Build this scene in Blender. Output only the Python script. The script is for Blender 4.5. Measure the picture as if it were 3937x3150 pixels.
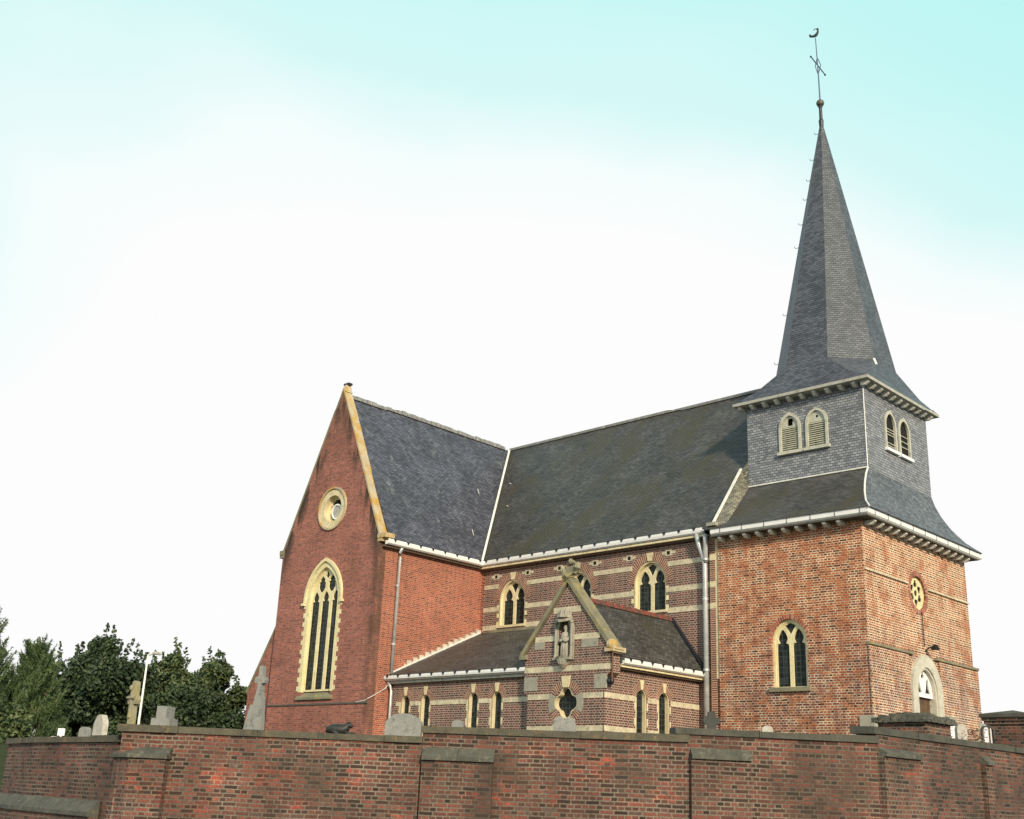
import bpy, math, random
from mathutils import Vector, Matrix
from mathutils.geometry import tessellate_polygon
R = math.radians
for o in list(bpy.data.objects): bpy.data.objects.remove(o)
scene = bpy.context.scene
COL = scene.collection

# ------------------------------------------------------------------ camera
YAW, PITCH, ROLL = .792, .325, .043
FPX = 4426.6                     # focal length in pixels of the 3937 px wide photograph
CAM = Vector((28.929, -27.461, -7.674))
_cy, _sy = math.cos(YAW), math.sin(YAW)
_f = Vector((-_sy*math.cos(PITCH), _cy*math.cos(PITCH), math.sin(PITCH)))
_r0 = Vector((_cy, _sy, 0)); _u0 = _r0.cross(_f)
_c, _s = math.cos(ROLL), math.sin(ROLL)
_r = _c*_r0 + _s*_u0; _u = -_s*_r0 + _c*_u0
cam_data = bpy.data.cameras.new("camera")
cam_data.sensor_fit = 'HORIZONTAL'; cam_data.sensor_width = 36
cam_data.lens = 36*FPX/3937; cam_data.clip_start = .1; cam_data.clip_end = 5000
cam = bpy.data.objects.new("camera", cam_data); COL.objects.link(cam)
cam.matrix_world = Matrix(((_r.x, _u.x, -_f.x, CAM.x), (_r.y, _u.y, -_f.y, CAM.y), (_r.z, _u.z, -_f.z, CAM.z), (0, 0, 0, 1)))
scene.camera = cam
def at(px, py, d):               # the point seen at a photograph pixel, d metres deep
    return CAM + (_f + _r*((px-1968.5)/FPX) - _u*((py-1575)/FPX))*d

# ------------------------------------------------------------------ world, sun, exposure
SUN_EL, SUN_AZ = R(24), R(28)    # azimuth measured from +X towards -Y
world = bpy.data.worlds.new("World"); scene.world = world; world.use_nodes = True
nt = world.node_tree; nt.nodes.clear()
W = nt.nodes.new; Lk = nt.links.new
out = W('ShaderNodeOutputWorld'); bg = W('ShaderNodeBackground'); Lk(bg.outputs[0], out.inputs[0])
sky = W('ShaderNodeTexSky'); sky.sky_type = 'NISHITA'; sky.sun_disc = False
sky.sun_elevation = SUN_EL; sky.sun_rotation = R(90)+SUN_AZ; sky.air_density = 1.2; sky.dust_density = 2
skm = W('ShaderNodeVectorMath'); skm.operation = 'SCALE'; skm.inputs['Scale'].default_value = .10; Lk(sky.outputs[0], skm.inputs[0])
tc = W('ShaderNodeTexCoord'); sep = W('ShaderNodeSeparateXYZ'); Lk(tc.outputs['Generated'], sep.inputs[0])
mp = W('ShaderNodeMapping'); mp.inputs['Scale'].default_value = (1, 1, 2.2); Lk(tc.outputs['Generated'], mp.inputs[0])
nz = W('ShaderNodeTexNoise'); nz.inputs['Scale'].default_value = 2.6; nz.inputs['Detail'].default_value = 4; nz.inputs['Roughness'].default_value = .45
Lk(mp.outputs[0], nz.inputs['Vector'])
def wm(op, a, b=0., c=0., clamp=False):
    m = W('ShaderNodeMath'); m.operation = op; m.use_clamp = clamp
    for q, v in zip(m.inputs, (a, b, c)):
        if hasattr(v, 'is_output'): Lk(v, q)
        else: q.default_value = v
    return m.outputs[0]
# a bright cloud bank whose upper edge is highest to the north-west; above it the clear turquoise sky
dxw = wm('ADD', sep.outputs[0], .70)
left = wm('MULTIPLY', wm('POWER', wm('MINIMUM', dxw, 0.), 2.), 4.6)
right = wm('MULTIPLY', wm('POWER', wm('MAXIMUM', dxw, 0.), 2.), .80)
top = wm('MAXIMUM', wm('SUBTRACT', .512, wm('ADD', left, right)), .30)
vv = wm('ADD', wm('SUBTRACT', sep.outputs[2], top), wm('MULTIPLY_ADD', nz.outputs[0], .15, -.075))
cr = W('ShaderNodeValToRGB'); Lk(wm('ADD', vv, .5), cr.inputs[0])
el = cr.color_ramp.elements
el[0].position = .47; el[0].color = (.985, .985, .985, 1)
el[1].position = .95; el[1].color = (.72, .86, .92, 1)
for p_, c_ in ((.515, (.90, .985, .98)), (.565, (.68, .945, .935)), (.66, (.55, .925, .91)), (.80, (.46, .91, .89)), (.88, (.43, .88, .88))):
    e = cr.color_ramp.elements.new(p_); e.color = (*c_, 1)
mix = W('ShaderNodeMix'); mix.data_type = 'RGBA'
mr = W('ShaderNodeMapRange'); mr.inputs[1].default_value = .66; mr.inputs[2].default_value = .88; mr.inputs[4].default_value = .85
Lk(sep.outputs[2], mr.inputs[0]); Lk(mr.outputs[0], mix.inputs[0]); Lk(cr.outputs[0], mix.inputs[6]); Lk(skm.outputs[0], mix.inputs[7])
Lk(mix.outputs[2], bg.inputs[0]); bg.inputs[1].default_value = 1.0
sd = bpy.data.lights.new("sun", 'SUN'); sd.energy = 4.3; sd.angle = R(5); sd.color = (1, .84, .60)
sun = bpy.data.objects.new("sun", sd); COL.objects.link(sun)
_d = Vector((math.cos(SUN_EL)*math.cos(SUN_AZ), -math.cos(SUN_EL)*math.sin(SUN_AZ), math.sin(SUN_EL)))
sun.rotation_euler = _d.to_track_quat('Z', 'Y').to_euler()
scene.view_settings.view_transform = 'Standard'; scene.view_settings.look = 'None'
scene.view_settings.exposure = 0.0; scene.view_settings.gamma = 1
scene.cycles.max_bounces = 6

# ------------------------------------------------------------------ mesh helpers
def frame(k, ox=0., oy=0.):
    return lambda v: Vector((v[0]-k*v[1]+ox, v[1]+k*v[0]+oy, v[2]))
FN = frame(0); FT = frame(.02, 9.899, 0); FS = frame(.027)
class MB:
    def __init__(s, fr=FN): s.v = []; s.f = []; s.uv = {}; s.fr = fr
    def add(s, vs, fs):
        b = len(s.v); s.v += [s.fr(v) for v in vs]
        for f in fs: s.f.append(tuple(i+b for i in f))
        return s
    def box(s, x0, x1, y0, y1, z0, z1):
        return s.add([(x, y, z) for x in (x0, x1) for y in (y0, y1) for z in (z0, z1)],
                     [(0, 1, 3, 2), (4, 6, 7, 5), (0, 4, 5, 1), (2, 3, 7, 6), (0, 2, 6, 4), (1, 5, 7, 3)])
    def hexa(s, bot, top):       # two quads, same winding
        return s.add(list(bot)+list(top), [(3, 2, 1, 0), (4, 5, 6, 7)]+[(i, (i+1) % 4, 4+(i+1) % 4, 4+i) for i in range(4)])
    def prism(s, pts, mapf, w0, w1, holes=()):   # 2-D outline with holes, extruded from w0 to w1
        loops = [list(pts)]+[list(h) for h in holes]
        n = sum(len(l) for l in loops)
        vs = [mapf(u, v, w0) for l in loops for u, v in l]+[mapf(u, v, w1) for l in loops for u, v in l]
        tris = tessellate_polygon([[Vector((u, v, 0)) for u, v in l] for l in loops])
        fs = [tuple(t) for t in tris]+[tuple(i+n for i in reversed(t)) for t in tris]
        b = 0
        for l in loops:
            m = len(l)
            fs += [(b+i, b+(i+1) % m, n+b+(i+1) % m, n+b+i) for i in range(m)]
            b += m
        return s.add(vs, fs)
    def strip(s, a, b, mapf, w0, w1, closed=False):   # band between two paths, extruded
        m = len(a); vs = []
        for (p, q) in zip(a, b): vs += [mapf(*p, w0), mapf(*q, w0), mapf(*p, w1), mapf(*q, w1)]
        fs = []
        for i in range(m if closed else m-1):
            j = (i+1) % m; A = 4*i; B = 4*j
            fs += [(A, B, B+1, A+1), (A+2, A+3, B+3, B+2), (A, A+2, B+2, B), (A+1, B+1, B+3, A+3)]
        if not closed: fs += [(0, 1, 3, 2), (4*m-4, 4*m-2, 4*m-1, 4*m-3)]
        return s.add(vs, fs)
    def tube(s, pts, r, n=8, r1=None):
        pts = [Vector(p) for p in pts]; vs = []; m = len(pts)
        for i, p in enumerate(pts):
            d = (pts[min(i+1, m-1)]-pts[max(i-1, 0)]).normalized()
            a = d.orthogonal().normalized() if abs(d.z) > .95 else d.cross(Vector((0, 0, 1))).normalized(); c = d.cross(a)
            rr = r if r1 is None else r+(r1-r)*i/(m-1)
            if isinstance(r, (list, tuple)): rr = r[i]
            vs += [p+a*rr*math.cos(t*2*math.pi/n)+c*rr*math.sin(t*2*math.pi/n) for t in range(n)]
        fs = [tuple(range(n)), tuple(range(m*n-1, m*n-n-1, -1))]
        for i in range(m-1): fs += [(i*n+t, i*n+(t+1) % n, (i+1)*n+(t+1) % n, (i+1)*n+t) for t in range(n)]
        return s.add(vs, fs)
    def bar(s, a, b, w, h, up=(0, 0, 1)):   # rectangular beam from a to b
        a = Vector(a); b = Vector(b); d = (b-a).normalized(); x = d.cross(Vector(up)).normalized(); y = x.cross(d)
        q = lambda p: [p-x*w/2-y*h/2, p+x*w/2-y*h/2, p+x*w/2+y*h/2, p-x*w/2+y*h/2]
        return s.hexa(q(a), q(b))
    def ball(s, c, rx, ry=None, rz=None, n=12, m=8):
        ry = ry or rx; rz = rz or rx; vs = [(c[0], c[1], c[2]-rz)]
        for i in range(1, m):
            t = math.pi*i/m-math.pi/2
            vs += [(c[0]+rx*math.cos(t)*math.cos(2*math.pi*j/n), c[1]+ry*math.cos(t)*math.sin(2*math.pi*j/n), c[2]+rz*math.sin(t)) for j in range(n)]
        vs.append((c[0], c[1], c[2]+rz)); fs = []
        for j in range(n):
            k = (j+1) % n; fs.append((0, 1+k, 1+j)); e = 1+(m-2)*n; fs.append((e+j, e+k, len(vs)-1))
            for i in range(m-2): fs.append((1+i*n+j, 1+i*n+k, 1+(i+1)*n+k, 1+(i+1)*n+j))
        return s.add(vs, fs)
    def build(s, name, mat, parent=None, origin=None, smooth=False, uvf=None):
        me = bpy.data.meshes.new(name)
        org = Vector(origin) if origin is not None else (Vector(parent['_o']) if parent is not None else Vector((0, 0, 0)))
        me.from_pydata([v-org for v in s.v], [], s.f); me.update()
        import bmesh
        bm = bmesh.new(); bm.from_mesh(me); bmesh.ops.remove_doubles(bm, verts=bm.verts, dist=2e-5); bmesh.ops.delete(bm, geom=[v for v in bm.verts if not v.link_faces], context='VERTS'); bmesh.ops.recalc_face_normals(bm, faces=bm.faces); bm.to_mesh(me); bm.free()
        ul = me.uv_layers.new(name='UVMap'); Z = Vector((0, 0, 1))
        for p in me.polygons:
            n = p.normal
            if uvf is None:
                t = Z.cross(n)
                t = Vector((1, 0, 0)) if t.length < .05 else t.normalized()
                b = n.cross(t)
                for li in p.loop_indices:
                    q = me.vertices[me.loops[li].vertex_index].co+org; ul.data[li].uv = (q.dot(t), q.dot(b))
            else:
                for li in p.loop_indices:
                    q = me.vertices[me.loops[li].vertex_index].co+org; ul.data[li].uv = uvf(q, n)
            p.use_smooth = smooth
        me.materials.append(mat)
        o = bpy.data.objects.new(name, me); COL.objects.link(o)
        o['_o'] = list(org)
        if parent is not None: o.parent = parent
        else: o.location = org
        return o
ROOTS = []
def tag(o, label=None, cat=None, group=None, kind=None):
    if label: o['label'] = label
    if cat: o['category'] = cat
    if group: o['group'] = group
    if kind: o['kind'] = kind
    return o
def thing(name, loc, label, cat, group=None):
    o = bpy.data.objects.new(name, None); COL.objects.link(o); o.location = loc; o['_o'] = list(loc)
    o.empty_display_size = .3
    return tag(o, label, cat, group)
FRONT = lambda y0: (lambda u, v, w: (u, y0+w, v))        # plate on a wall facing -Y, w goes inwards
SIDE = lambda x0: (lambda u, v, w: (x0-w, u, v))         # plate on a wall facing +X
def arch(x0, x1, zs, za, n=10, z0=None):                 # pointed arch outline; with z0 a closed opening
    w = x1-x0; h = za-zs; rr = (w*w/4+h*h)/w; pts = []
    a1 = math.atan2(h, rr-w/2)
    for i in range(n+1):
        a = a1*i/n; pts.append((x0+rr-rr*math.cos(a), zs+rr*math.sin(a)))
    pts += [(x0+x1-x, z) for x, z in reversed(pts[:-1])]
    if z0 is not None: pts = [(x0, z0)]+pts+[(x1, z0)]
    return pts
def circle(cx, cz, r, n=28, rz=None): return [(cx+r*math.cos(2*math.pi*i/n), cz+(rz or r)*math.sin(2*math.pi*i/n)) for i in range(n)]
def lobes(cx, cz, d, r, k, n=40, ph=0.):                 # k-foil outline
    pts = []
    for i in range(n):
        t = 2*math.pi*i/n; best = 0
        for j in range(k):
            a = ph+2*math.pi*j/k; b = d*math.cos(t-a); q = r*r-d*d*math.sin(t-a)**2
            if q >= 0 and b+math.sqrt(q) > best: best = b+math.sqrt(q)
        pts.append((cx+best*math.cos(t), cz+best*math.sin(t)))
    return pts
def keylight(xl, xr, z0, zc, za, p=.07):                 # light with a cusped, pointed head
    xm = (xl+xr)/2; w = (xr-xl)/2; H = za-zc
    h = [(w, 0), (w-p*.3, H*.10), (w-p*1.25, H*.16), (w-p*.9, H*.28), (w*.80, H*.40), (w*.74, H*.56), (w*.52, H*.76), (w*.22, H*.93), (0, H)]
    return [(xl, z0)]+[(xm-x, zc+z) for x, z in h]+[(xm+x, zc+z) for x, z in reversed(h[:-1])]+[(xr, z0)]

# ------------------------------------------------------------------ materials
def M(name):
    m = bpy.data.materials.new(name); m.use_nodes = True; n = m.node_tree
    return m, n, n.nodes['Principled BSDF']
def ramp(n, cols, fac):
    r = n.nodes.new('ShaderNodeValToRGB'); e = r.color_ramp.elements
    while len(e) < len(cols): e.new(.5)
    for i, (p, c) in enumerate(cols): e[i].position = p; e[i].color = (*c, 1)
    n.links.new(fac, r.inputs[0]); return r.outputs[0]
def noise(n, scale, detail=4, rough=.55, vec=None, stretch=None, dist=0):
    t = n.nodes.new('ShaderNodeTexNoise'); t.inputs['Scale'].default_value = scale; t.inputs['Detail'].default_value = detail
    t.inputs['Roughness'].default_value = rough; t.inputs['Distortion'].default_value = dist
    if vec is None: g = n.nodes.new('ShaderNodeNewGeometry'); vec = g.outputs['Position']
    if stretch: q = n.nodes.new('ShaderNodeMapping'); q.inputs['Scale'].default_value = stretch; n.links.new(vec, q.inputs[0]); vec = q.outputs[0]
    n.links.new(vec, t.inputs['Vector']); return t.outputs[0]
def mixc(n, fac, a, b, mode='MIX'):
    m = n.nodes.new('ShaderNodeMix'); m.data_type = 'RGBA'; m.blend_type = mode
    for s, v in ((m.inputs[0], fac), (m.inputs[6], a), (m.inputs[7], b)):
        if hasattr(v, 'is_output'): n.links.new(v, s)
        elif isinstance(v, (int, float)): s.default_value = v
        else: s.default_value = (*v, 1)
    return m.outputs[2]
def mathn(n, op, a, b=0., c=0., clamp=False):
    m = n.nodes.new('ShaderNodeMath'); m.operation = op; m.use_clamp = clamp
    for s, v in zip(m.inputs, (a, b, c)):
        if hasattr(v, 'is_output'): n.links.new(v, s)
        else: s.default_value = v
    return m.outputs[0]
def smooth(n, v, a, b, lo=0., hi=1.):
    m = n.nodes.new('ShaderNodeMapRange'); m.interpolation_type = 'SMOOTHSTEP'
    m.inputs[1].default_value = a; m.inputs[2].default_value = b; m.inputs[3].default_value = lo; m.inputs[4].default_value = hi
    n.links.new(v, m.inputs[0]); return m.outputs[0]
def bump(n, bs, h, dist, strength=1.):
    b = n.nodes.new('ShaderNodeBump'); b.inputs['Distance'].default_value = dist; b.inputs['Strength'].default_value = strength
    n.links.new(h, b.inputs['Height']); n.links.new(b.outputs[0], bs.inputs['Normal'])
def bricktex(n, w, h, m, off=.5, sq=1., sqf=2, warp=0., smoothm=.1):
    uv = n.nodes.new('ShaderNodeUVMap').outputs[0]
    if warp:
        nz = n.nodes.new('ShaderNodeTexNoise'); nz.inputs['Scale'].default_value = 1.3; nz.inputs['Detail'].default_value = 3; n.links.new(uv, nz.inputs['Vector'])
        va = n.nodes.new('ShaderNodeVectorMath'); va.operation = 'MULTIPLY_ADD'; va.inputs[1].default_value = (warp, warp, 0)
        n.links.new(nz.outputs['Color'], va.inputs[0]); n.links.new(uv, va.inputs[2]); uv = va.outputs[0]
    b = n.nodes.new('ShaderNodeTexBrick'); b.offset = off; b.squash = sq; b.squash_frequency = sqf
    b.inputs['Scale'].default_value = 1; b.inputs['Brick Width'].default_value = w; b.inputs['Row Height'].default_value = h
    b.inputs['Mortar Size'].default_value = m; b.inputs['Mortar Smooth'].default_value = smoothm
    b.inputs['Color1'].default_value = (0, 0, 0, 1); b.inputs['Color2'].default_value = (1, 1, 1, 1); b.inputs['Mortar'].default_value = (.5, .5, .5, 1)
    n.links.new(uv, b.inputs['Vector']); return b
def brick_mat(name, cols, mortar, mortar_lo=None, patch=(.45, .6), pscale=1.2, w=.225, h=.066, m=.009, sq=.5, tone=(.75, 1.2), stain=None, stain_rng=(.55, .75), stain_scale=1.0, stain_stretch=(1, 1, .35), off=.5, extra=None, warp=.02, rough=.9):
    mt, n, bs = M(name)
    b = bricktex(n, w, h, m, off, sq, 2, warp, .15)
    c = ramp(n, cols, b.outputs['Color'])
    mo = mortar
    if mortar_lo is not None:
        mo = mixc(n, smooth(n, noise(n, pscale, 5, .6), *patch), mortar_lo, mortar)
    col = mixc(n, b.outputs['Fac'], c, mo)
    tn = n.nodes.new('ShaderNodeMapRange'); tn.inputs[1].default_value = .3; tn.inputs[2].default_value = .7
    tn.inputs[3].default_value = tone[0]; tn.inputs[4].default_value = tone[1]; n.links.new(noise(n, .9, 6, .65), tn.inputs[0])
    vm = n.nodes.new('ShaderNodeVectorMath'); vm.operation = 'SCALE'; n.links.new(col, vm.inputs[0]); n.links.new(tn.outputs[0], vm.inputs['Scale']); col = vm.outputs[0]
    g = noise(n, 38, 3, .7); gr = smooth(n, g, .3, .7, .72, 1.28)
    vm = n.nodes.new('ShaderNodeVectorMath'); vm.operation = 'SCALE'; n.links.new(col, vm.inputs[0]); n.links.new(gr, vm.inputs['Scale']); col = vm.outputs[0]
    if stain: col = mixc(n, smooth(n, noise(n, stain_scale, 6, .7, stretch=stain_stretch), *stain_rng), col, stain)
    if extra: col = extra(n, col)
    n.links.new(col, bs.inputs['Base Color']); bs.inputs['Roughness'].default_value = rough
    hh = mathn(n, 'SUBTRACT', mathn(n, 'MULTIPLY', g, .3), b.outputs['Fac'])
    bump(n, bs, hh, .006)
    return mt
def stone_mat(name, c1, c2, c3=None, scale=3., rough=.85, lichen=None, lr=(.55, .7), bd=.01):
    mt, n, bs = M(name)
    a = noise(n, scale, 7, .65); col = ramp(n, [(.3, c1), (.7, c2)], a)
    if c3: col = mixc(n, smooth(n, noise(n, scale*2.7, 6, .7), .5, .72), col, c3)
    if lichen: col = mixc(n, smooth(n, noise(n, scale*1.4, 8, .75, stretch=(1, 1.3, .8)), *lr), col, lichen)
    f = noise(n, 45, 3, .7); gr = smooth(n, f, .3, .7, .82, 1.15)
    vm = n.nodes.new('ShaderNodeVectorMath'); vm.operation = 'SCALE'; n.links.new(col, vm.inputs[0]); n.links.new(gr, vm.inputs['Scale'])
    n.links.new(vm.outputs[0], bs.inputs['Base Color']); bs.inputs['Roughness'].default_value = rough
    bump(n, bs, f, bd, .6); return mt
def slate_mat(name, cols, moss=None, moss_rng=(.5, .7), w=.16, h=.075, light=None, lrng=(.6, .75), rough=.55, lstretch=(1, 1, .3), lscale=1.6, joint=(.012, .012, .014), m=.006, speck=None, tone=(.72, 1.3)):
    mt, n, bs = M(name)
    b = bricktex(n, w, h, m, .5, 1, 2, .012, .3)
    col = ramp(n, cols, b.outputs['Color'])
    tn = smooth(n, noise(n, 1.1, 6, .65), .3, .7, *tone)
    vm = n.nodes.new('ShaderNodeVectorMath'); vm.operation = 'SCALE'; n.links.new(col, vm.inputs[0]); n.links.new(tn, vm.inputs['Scale']); col = vm.outputs[0]
    if moss: col = mixc(n, smooth(n, noise(n, .8, 7, .68), *moss_rng), col, moss)
    if light: col = mixc(n, smooth(n, noise(n, lscale, 7, .75, stretch=lstretch), *lrng), col, light)
    if speck: col = mixc(n, smooth(n, noise(n, 9, 3, .8), .70, .76), col, speck)
    col = mixc(n, b.outputs['Fac'], col, joint)
    n.links.new(col, bs.inputs['Base Color']); bs.inputs['Roughness'].default_value = rough
    # slates tilt a little: saw-tooth height down each course
    uv = n.nodes.new('ShaderNodeUVMap').outputs[0]; sp = n.nodes.new('ShaderNodeSeparateXYZ'); n.links.new(uv, sp.inputs[0])
    fr = mathn(n, 'FRACT', mathn(n, 'DIVIDE', sp.outputs[1], h)); hgt = mathn(n, 'SUBTRACT', mathn(n, 'MULTIPLY', b.outputs['Color'], .5), fr)
    bump(n, bs, mathn(n, 'SUBTRACT', hgt, b.outputs['Fac']), .006, .8); return mt
def plain(name, c, rough=.6, metal=0., var=.12, scale=6., c2=None, rng=(.5, .7)):
    mt, n, bs = M(name)
    f = smooth(n, noise(n, scale, 5, .6), .3, .7, 1-var, 1+var)
    col = c if c2 is None else mixc(n, smooth(n, noise(n, scale*.7, 6, .7), *rng), c, c2)
    vm = n.nodes.new('ShaderNodeVectorMath'); vm.operation = 'SCALE'; n.links.new(f, vm.inputs['Scale'])
    if c2 is None: vm.inputs[0].default_value = c
    else: n.links.new(col, vm.inputs[0])
    n.links.new(vm.outputs[0], bs.inputs['Base Color']); bs.inputs['Roughness'].default_value = rough; bs.inputs['Metallic'].default_value = metal
    return mt

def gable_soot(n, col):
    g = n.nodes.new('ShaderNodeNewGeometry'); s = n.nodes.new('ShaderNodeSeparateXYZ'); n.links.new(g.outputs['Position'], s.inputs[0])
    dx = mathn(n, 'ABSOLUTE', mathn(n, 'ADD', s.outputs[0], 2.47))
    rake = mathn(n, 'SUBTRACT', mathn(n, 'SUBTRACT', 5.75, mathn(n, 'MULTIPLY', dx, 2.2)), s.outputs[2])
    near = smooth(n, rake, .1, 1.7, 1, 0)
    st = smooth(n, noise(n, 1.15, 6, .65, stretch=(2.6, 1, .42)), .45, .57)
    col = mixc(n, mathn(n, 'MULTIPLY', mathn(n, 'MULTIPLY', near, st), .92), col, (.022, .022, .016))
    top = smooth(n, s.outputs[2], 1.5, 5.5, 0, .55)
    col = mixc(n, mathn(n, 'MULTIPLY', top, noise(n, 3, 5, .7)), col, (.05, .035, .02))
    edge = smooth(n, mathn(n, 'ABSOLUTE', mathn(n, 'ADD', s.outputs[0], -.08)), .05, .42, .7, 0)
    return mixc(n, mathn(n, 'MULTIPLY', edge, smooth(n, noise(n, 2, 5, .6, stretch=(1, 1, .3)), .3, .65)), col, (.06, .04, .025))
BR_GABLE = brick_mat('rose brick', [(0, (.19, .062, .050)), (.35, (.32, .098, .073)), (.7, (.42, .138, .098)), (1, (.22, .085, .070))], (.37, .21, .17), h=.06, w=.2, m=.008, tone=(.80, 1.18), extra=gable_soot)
BR_TRAN = brick_mat('orange brick', [(0, (.15, .036, .026)), (.4, (.33, .072, .044)), (.8, (.43, .110, .062)), (1, (.21, .068, .05))], (.45, .24, .17), h=.06, w=.2, m=.011, tone=(.82, 1.18))
BR_NAVE = brick_mat('plum brick', [(0, (.045, .022, .020)), (.3, (.125, .040, .034)), (.7, (.21, .066, .052)), (1, (.09, .045, .045))], (.37, .29, .235), h=.064, w=.21, m=.013, tone=(.8, 1.2), stain=(.10, .075, .05), stain_rng=(.58, .8))
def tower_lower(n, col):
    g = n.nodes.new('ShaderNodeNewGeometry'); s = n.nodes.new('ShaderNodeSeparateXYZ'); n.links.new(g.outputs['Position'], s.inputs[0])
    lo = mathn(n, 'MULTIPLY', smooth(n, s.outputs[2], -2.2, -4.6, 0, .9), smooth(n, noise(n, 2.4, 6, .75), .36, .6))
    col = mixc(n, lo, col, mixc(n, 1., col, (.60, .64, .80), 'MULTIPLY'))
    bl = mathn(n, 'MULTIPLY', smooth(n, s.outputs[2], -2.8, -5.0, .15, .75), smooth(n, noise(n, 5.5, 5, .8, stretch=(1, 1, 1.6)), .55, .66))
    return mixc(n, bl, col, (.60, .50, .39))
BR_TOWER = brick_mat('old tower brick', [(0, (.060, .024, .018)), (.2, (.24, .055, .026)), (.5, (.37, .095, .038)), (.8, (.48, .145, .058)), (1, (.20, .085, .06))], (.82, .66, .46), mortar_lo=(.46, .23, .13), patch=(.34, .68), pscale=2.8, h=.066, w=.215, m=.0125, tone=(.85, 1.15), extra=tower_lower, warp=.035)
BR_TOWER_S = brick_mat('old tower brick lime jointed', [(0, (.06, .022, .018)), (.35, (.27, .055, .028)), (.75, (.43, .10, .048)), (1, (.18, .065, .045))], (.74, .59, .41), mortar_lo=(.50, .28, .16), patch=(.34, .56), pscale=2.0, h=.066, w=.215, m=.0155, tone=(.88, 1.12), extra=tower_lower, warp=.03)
def wall_extra(red, dark):
    def f(n, col):
        # patches of brighter replacement brick, sooty-green weathering, pale lime bloom
        p = smooth(n, noise(n, 1.25, 5, .62, stretch=(1, 1, 2.2)), *red)
        hot = smooth(n, noise(n, 5.5, 2, .6, stretch=(1, 1, 2.5)), .42, .56)
        col = mixc(n, mathn(n, 'MULTIPLY', p, hot), col, mixc(n, 1., col, (1.6, 1.02, .92), 'MULTIPLY'))
        q = smooth(n, noise(n, .55, 6, .68, stretch=(1, 1, 1.2)), *dark)
        col = mixc(n, mathn(n, 'MULTIPLY', q, .50), col, (.050, .042, .030))
        b = smooth(n, noise(n, 3.2, 6, .8, stretch=(1, 1, 1.8)), .64, .72)
        return mixc(n, mathn(n, 'MULTIPLY', b, .5), col, (.30, .24, .20))
    return f
WC = [(0, (.030, .019, .015)), (.25, (.070, .034, .025)), (.5, (.130, .048, .037)), (.78, (.215, .068, .050)), (1, (.10, .065, .054))]
BR_WALL = brick_mat('weathered wall brick', WC, (.205, .165, .125), mortar_lo=(.105, .085, .065), patch=(.38, .6), h=.066, w=.225, m=.0115, tone=(.66, 1.22), warp=.035, extra=wall_extra((.60, .68), (.44, .64)))
BR_WALL_RED = brick_mat('patched wall brick', WC, (.225, .18, .14), mortar_lo=(.13, .105, .08), patch=(.38, .6), h=.066, w=.225, m=.0115, tone=(.72, 1.3), warp=.035, extra=wall_extra((.52, .60), (.50, .68)))
VOUSS = brick_mat('arch brick', [(0, (.12, .045, .038)), (.5, (.24, .075, .055)), (1, (.17, .06, .05))], (.50, .36, .26), w=.6, h=.062, m=.014, sq=1, off=0, warp=0)
STONE = stone_mat('cream stone', (.62, .52, .33), (.80, .69, .46), (.48, .40, .25), 2.5)
STONE_Y = stone_mat('yellow stone', (.72, .62, .36), (.86, .77, .49), (.56, .48, .30), 2.2)
STONE_G = stone_mat('grey stone', (.30, .28, .23), (.42, .39, .33), (.22, .2, .16), 2.5)
STONE_BAND = stone_mat('band stone', (.46, .40, .29), (.76, .67, .49), (.24, .21, .16), 3.2)
COPE_Y = stone_mat('lichened and sunlit coping', (.42, .35, .24), (.60, .50, .36), None, 1.6, lichen=(.50, .30, .06), lr=(.44, .62))  # the yellow includes the sunlight on the right gable coping
COPE_D = stone_mat('mossy and shaded coping', (.16, .15, .10), (.30, .27, .19), None, 2.2, lichen=(.34, .28, .09), lr=(.5, .68))  # dark stone, also painted shade for the left gable coping
CAP = stone_mat('wall coping', (.045, .046, .038), (.11, .105, .085), None, 2.6, lichen=(.28, .17, .05), lr=(.60, .76), bd=.02)
CAP_M = stone_mat('lichened wall coping', (.060, .056, .042), (.14, .122, .088), (.10, .10, .068), 3.4, lichen=(.34, .20, .05), lr=(.54, .72), bd=.02)
CAP_L = stone_mat('buttress coping', (.055, .056, .048), (.125, .122, .10), (.20, .18, .13), 3.4, lichen=(.30, .20, .07), lr=(.62, .76), bd=.02)
GRAVE = stone_mat('grey granite', (.22, .22, .215), (.31, .305, .29), (.15, .155, .15), 3.2)
GRAVE_W = stone_mat('pale gravestone', (.42, .38, .34), (.56, .52, .47), (.3, .28, .25), 2.2)
GRAVE_D = stone_mat('black stone', (.012, .013, .013), (.035, .037, .035), None, 3., rough=.5)
LICH = stone_mat('lichened gravestone', (.24, .22, .15), (.36, .33, .24), None, 3.5, lichen=(.38, .33, .13), lr=(.48, .66))
SLATE_T = slate_mat('blue slate', [(0, (.050, .052, .074)), (.5, (.080, .084, .118)), (1, (.118, .122, .158))], light=(.26, .28, .30), lrng=(.54, .78), lstretch=(1.4, 1.4, .35))
SLATE_N = slate_mat('mossy slate', [(0, (.048, .046, .047)), (.5, (.072, .069, .070)), (1, (.100, .096, .096))], moss=(.074, .064, .040), moss_rng=(.42, .68), light=(.13, .12, .105), lrng=(.62, .85))
SLATE_L = slate_mat('lean-to slate', [(0, (.040, .039, .038)), (.5, (.064, .062, .059)), (1, (.095, .092, .086))], moss=(.056, .054, .034), moss_rng=(.5, .75), h=.09)
SLATE_B = slate_mat('belfry slate', [(0, (.15, .158, .185)), (.3, (.21, .22, .25)), (.6, (.25, .26, .29)), (1, (.33, .34, .37))], w=.14, h=.078, m=.009, joint=(.055, .055, .065), tone=(.9, 1.12))
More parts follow.
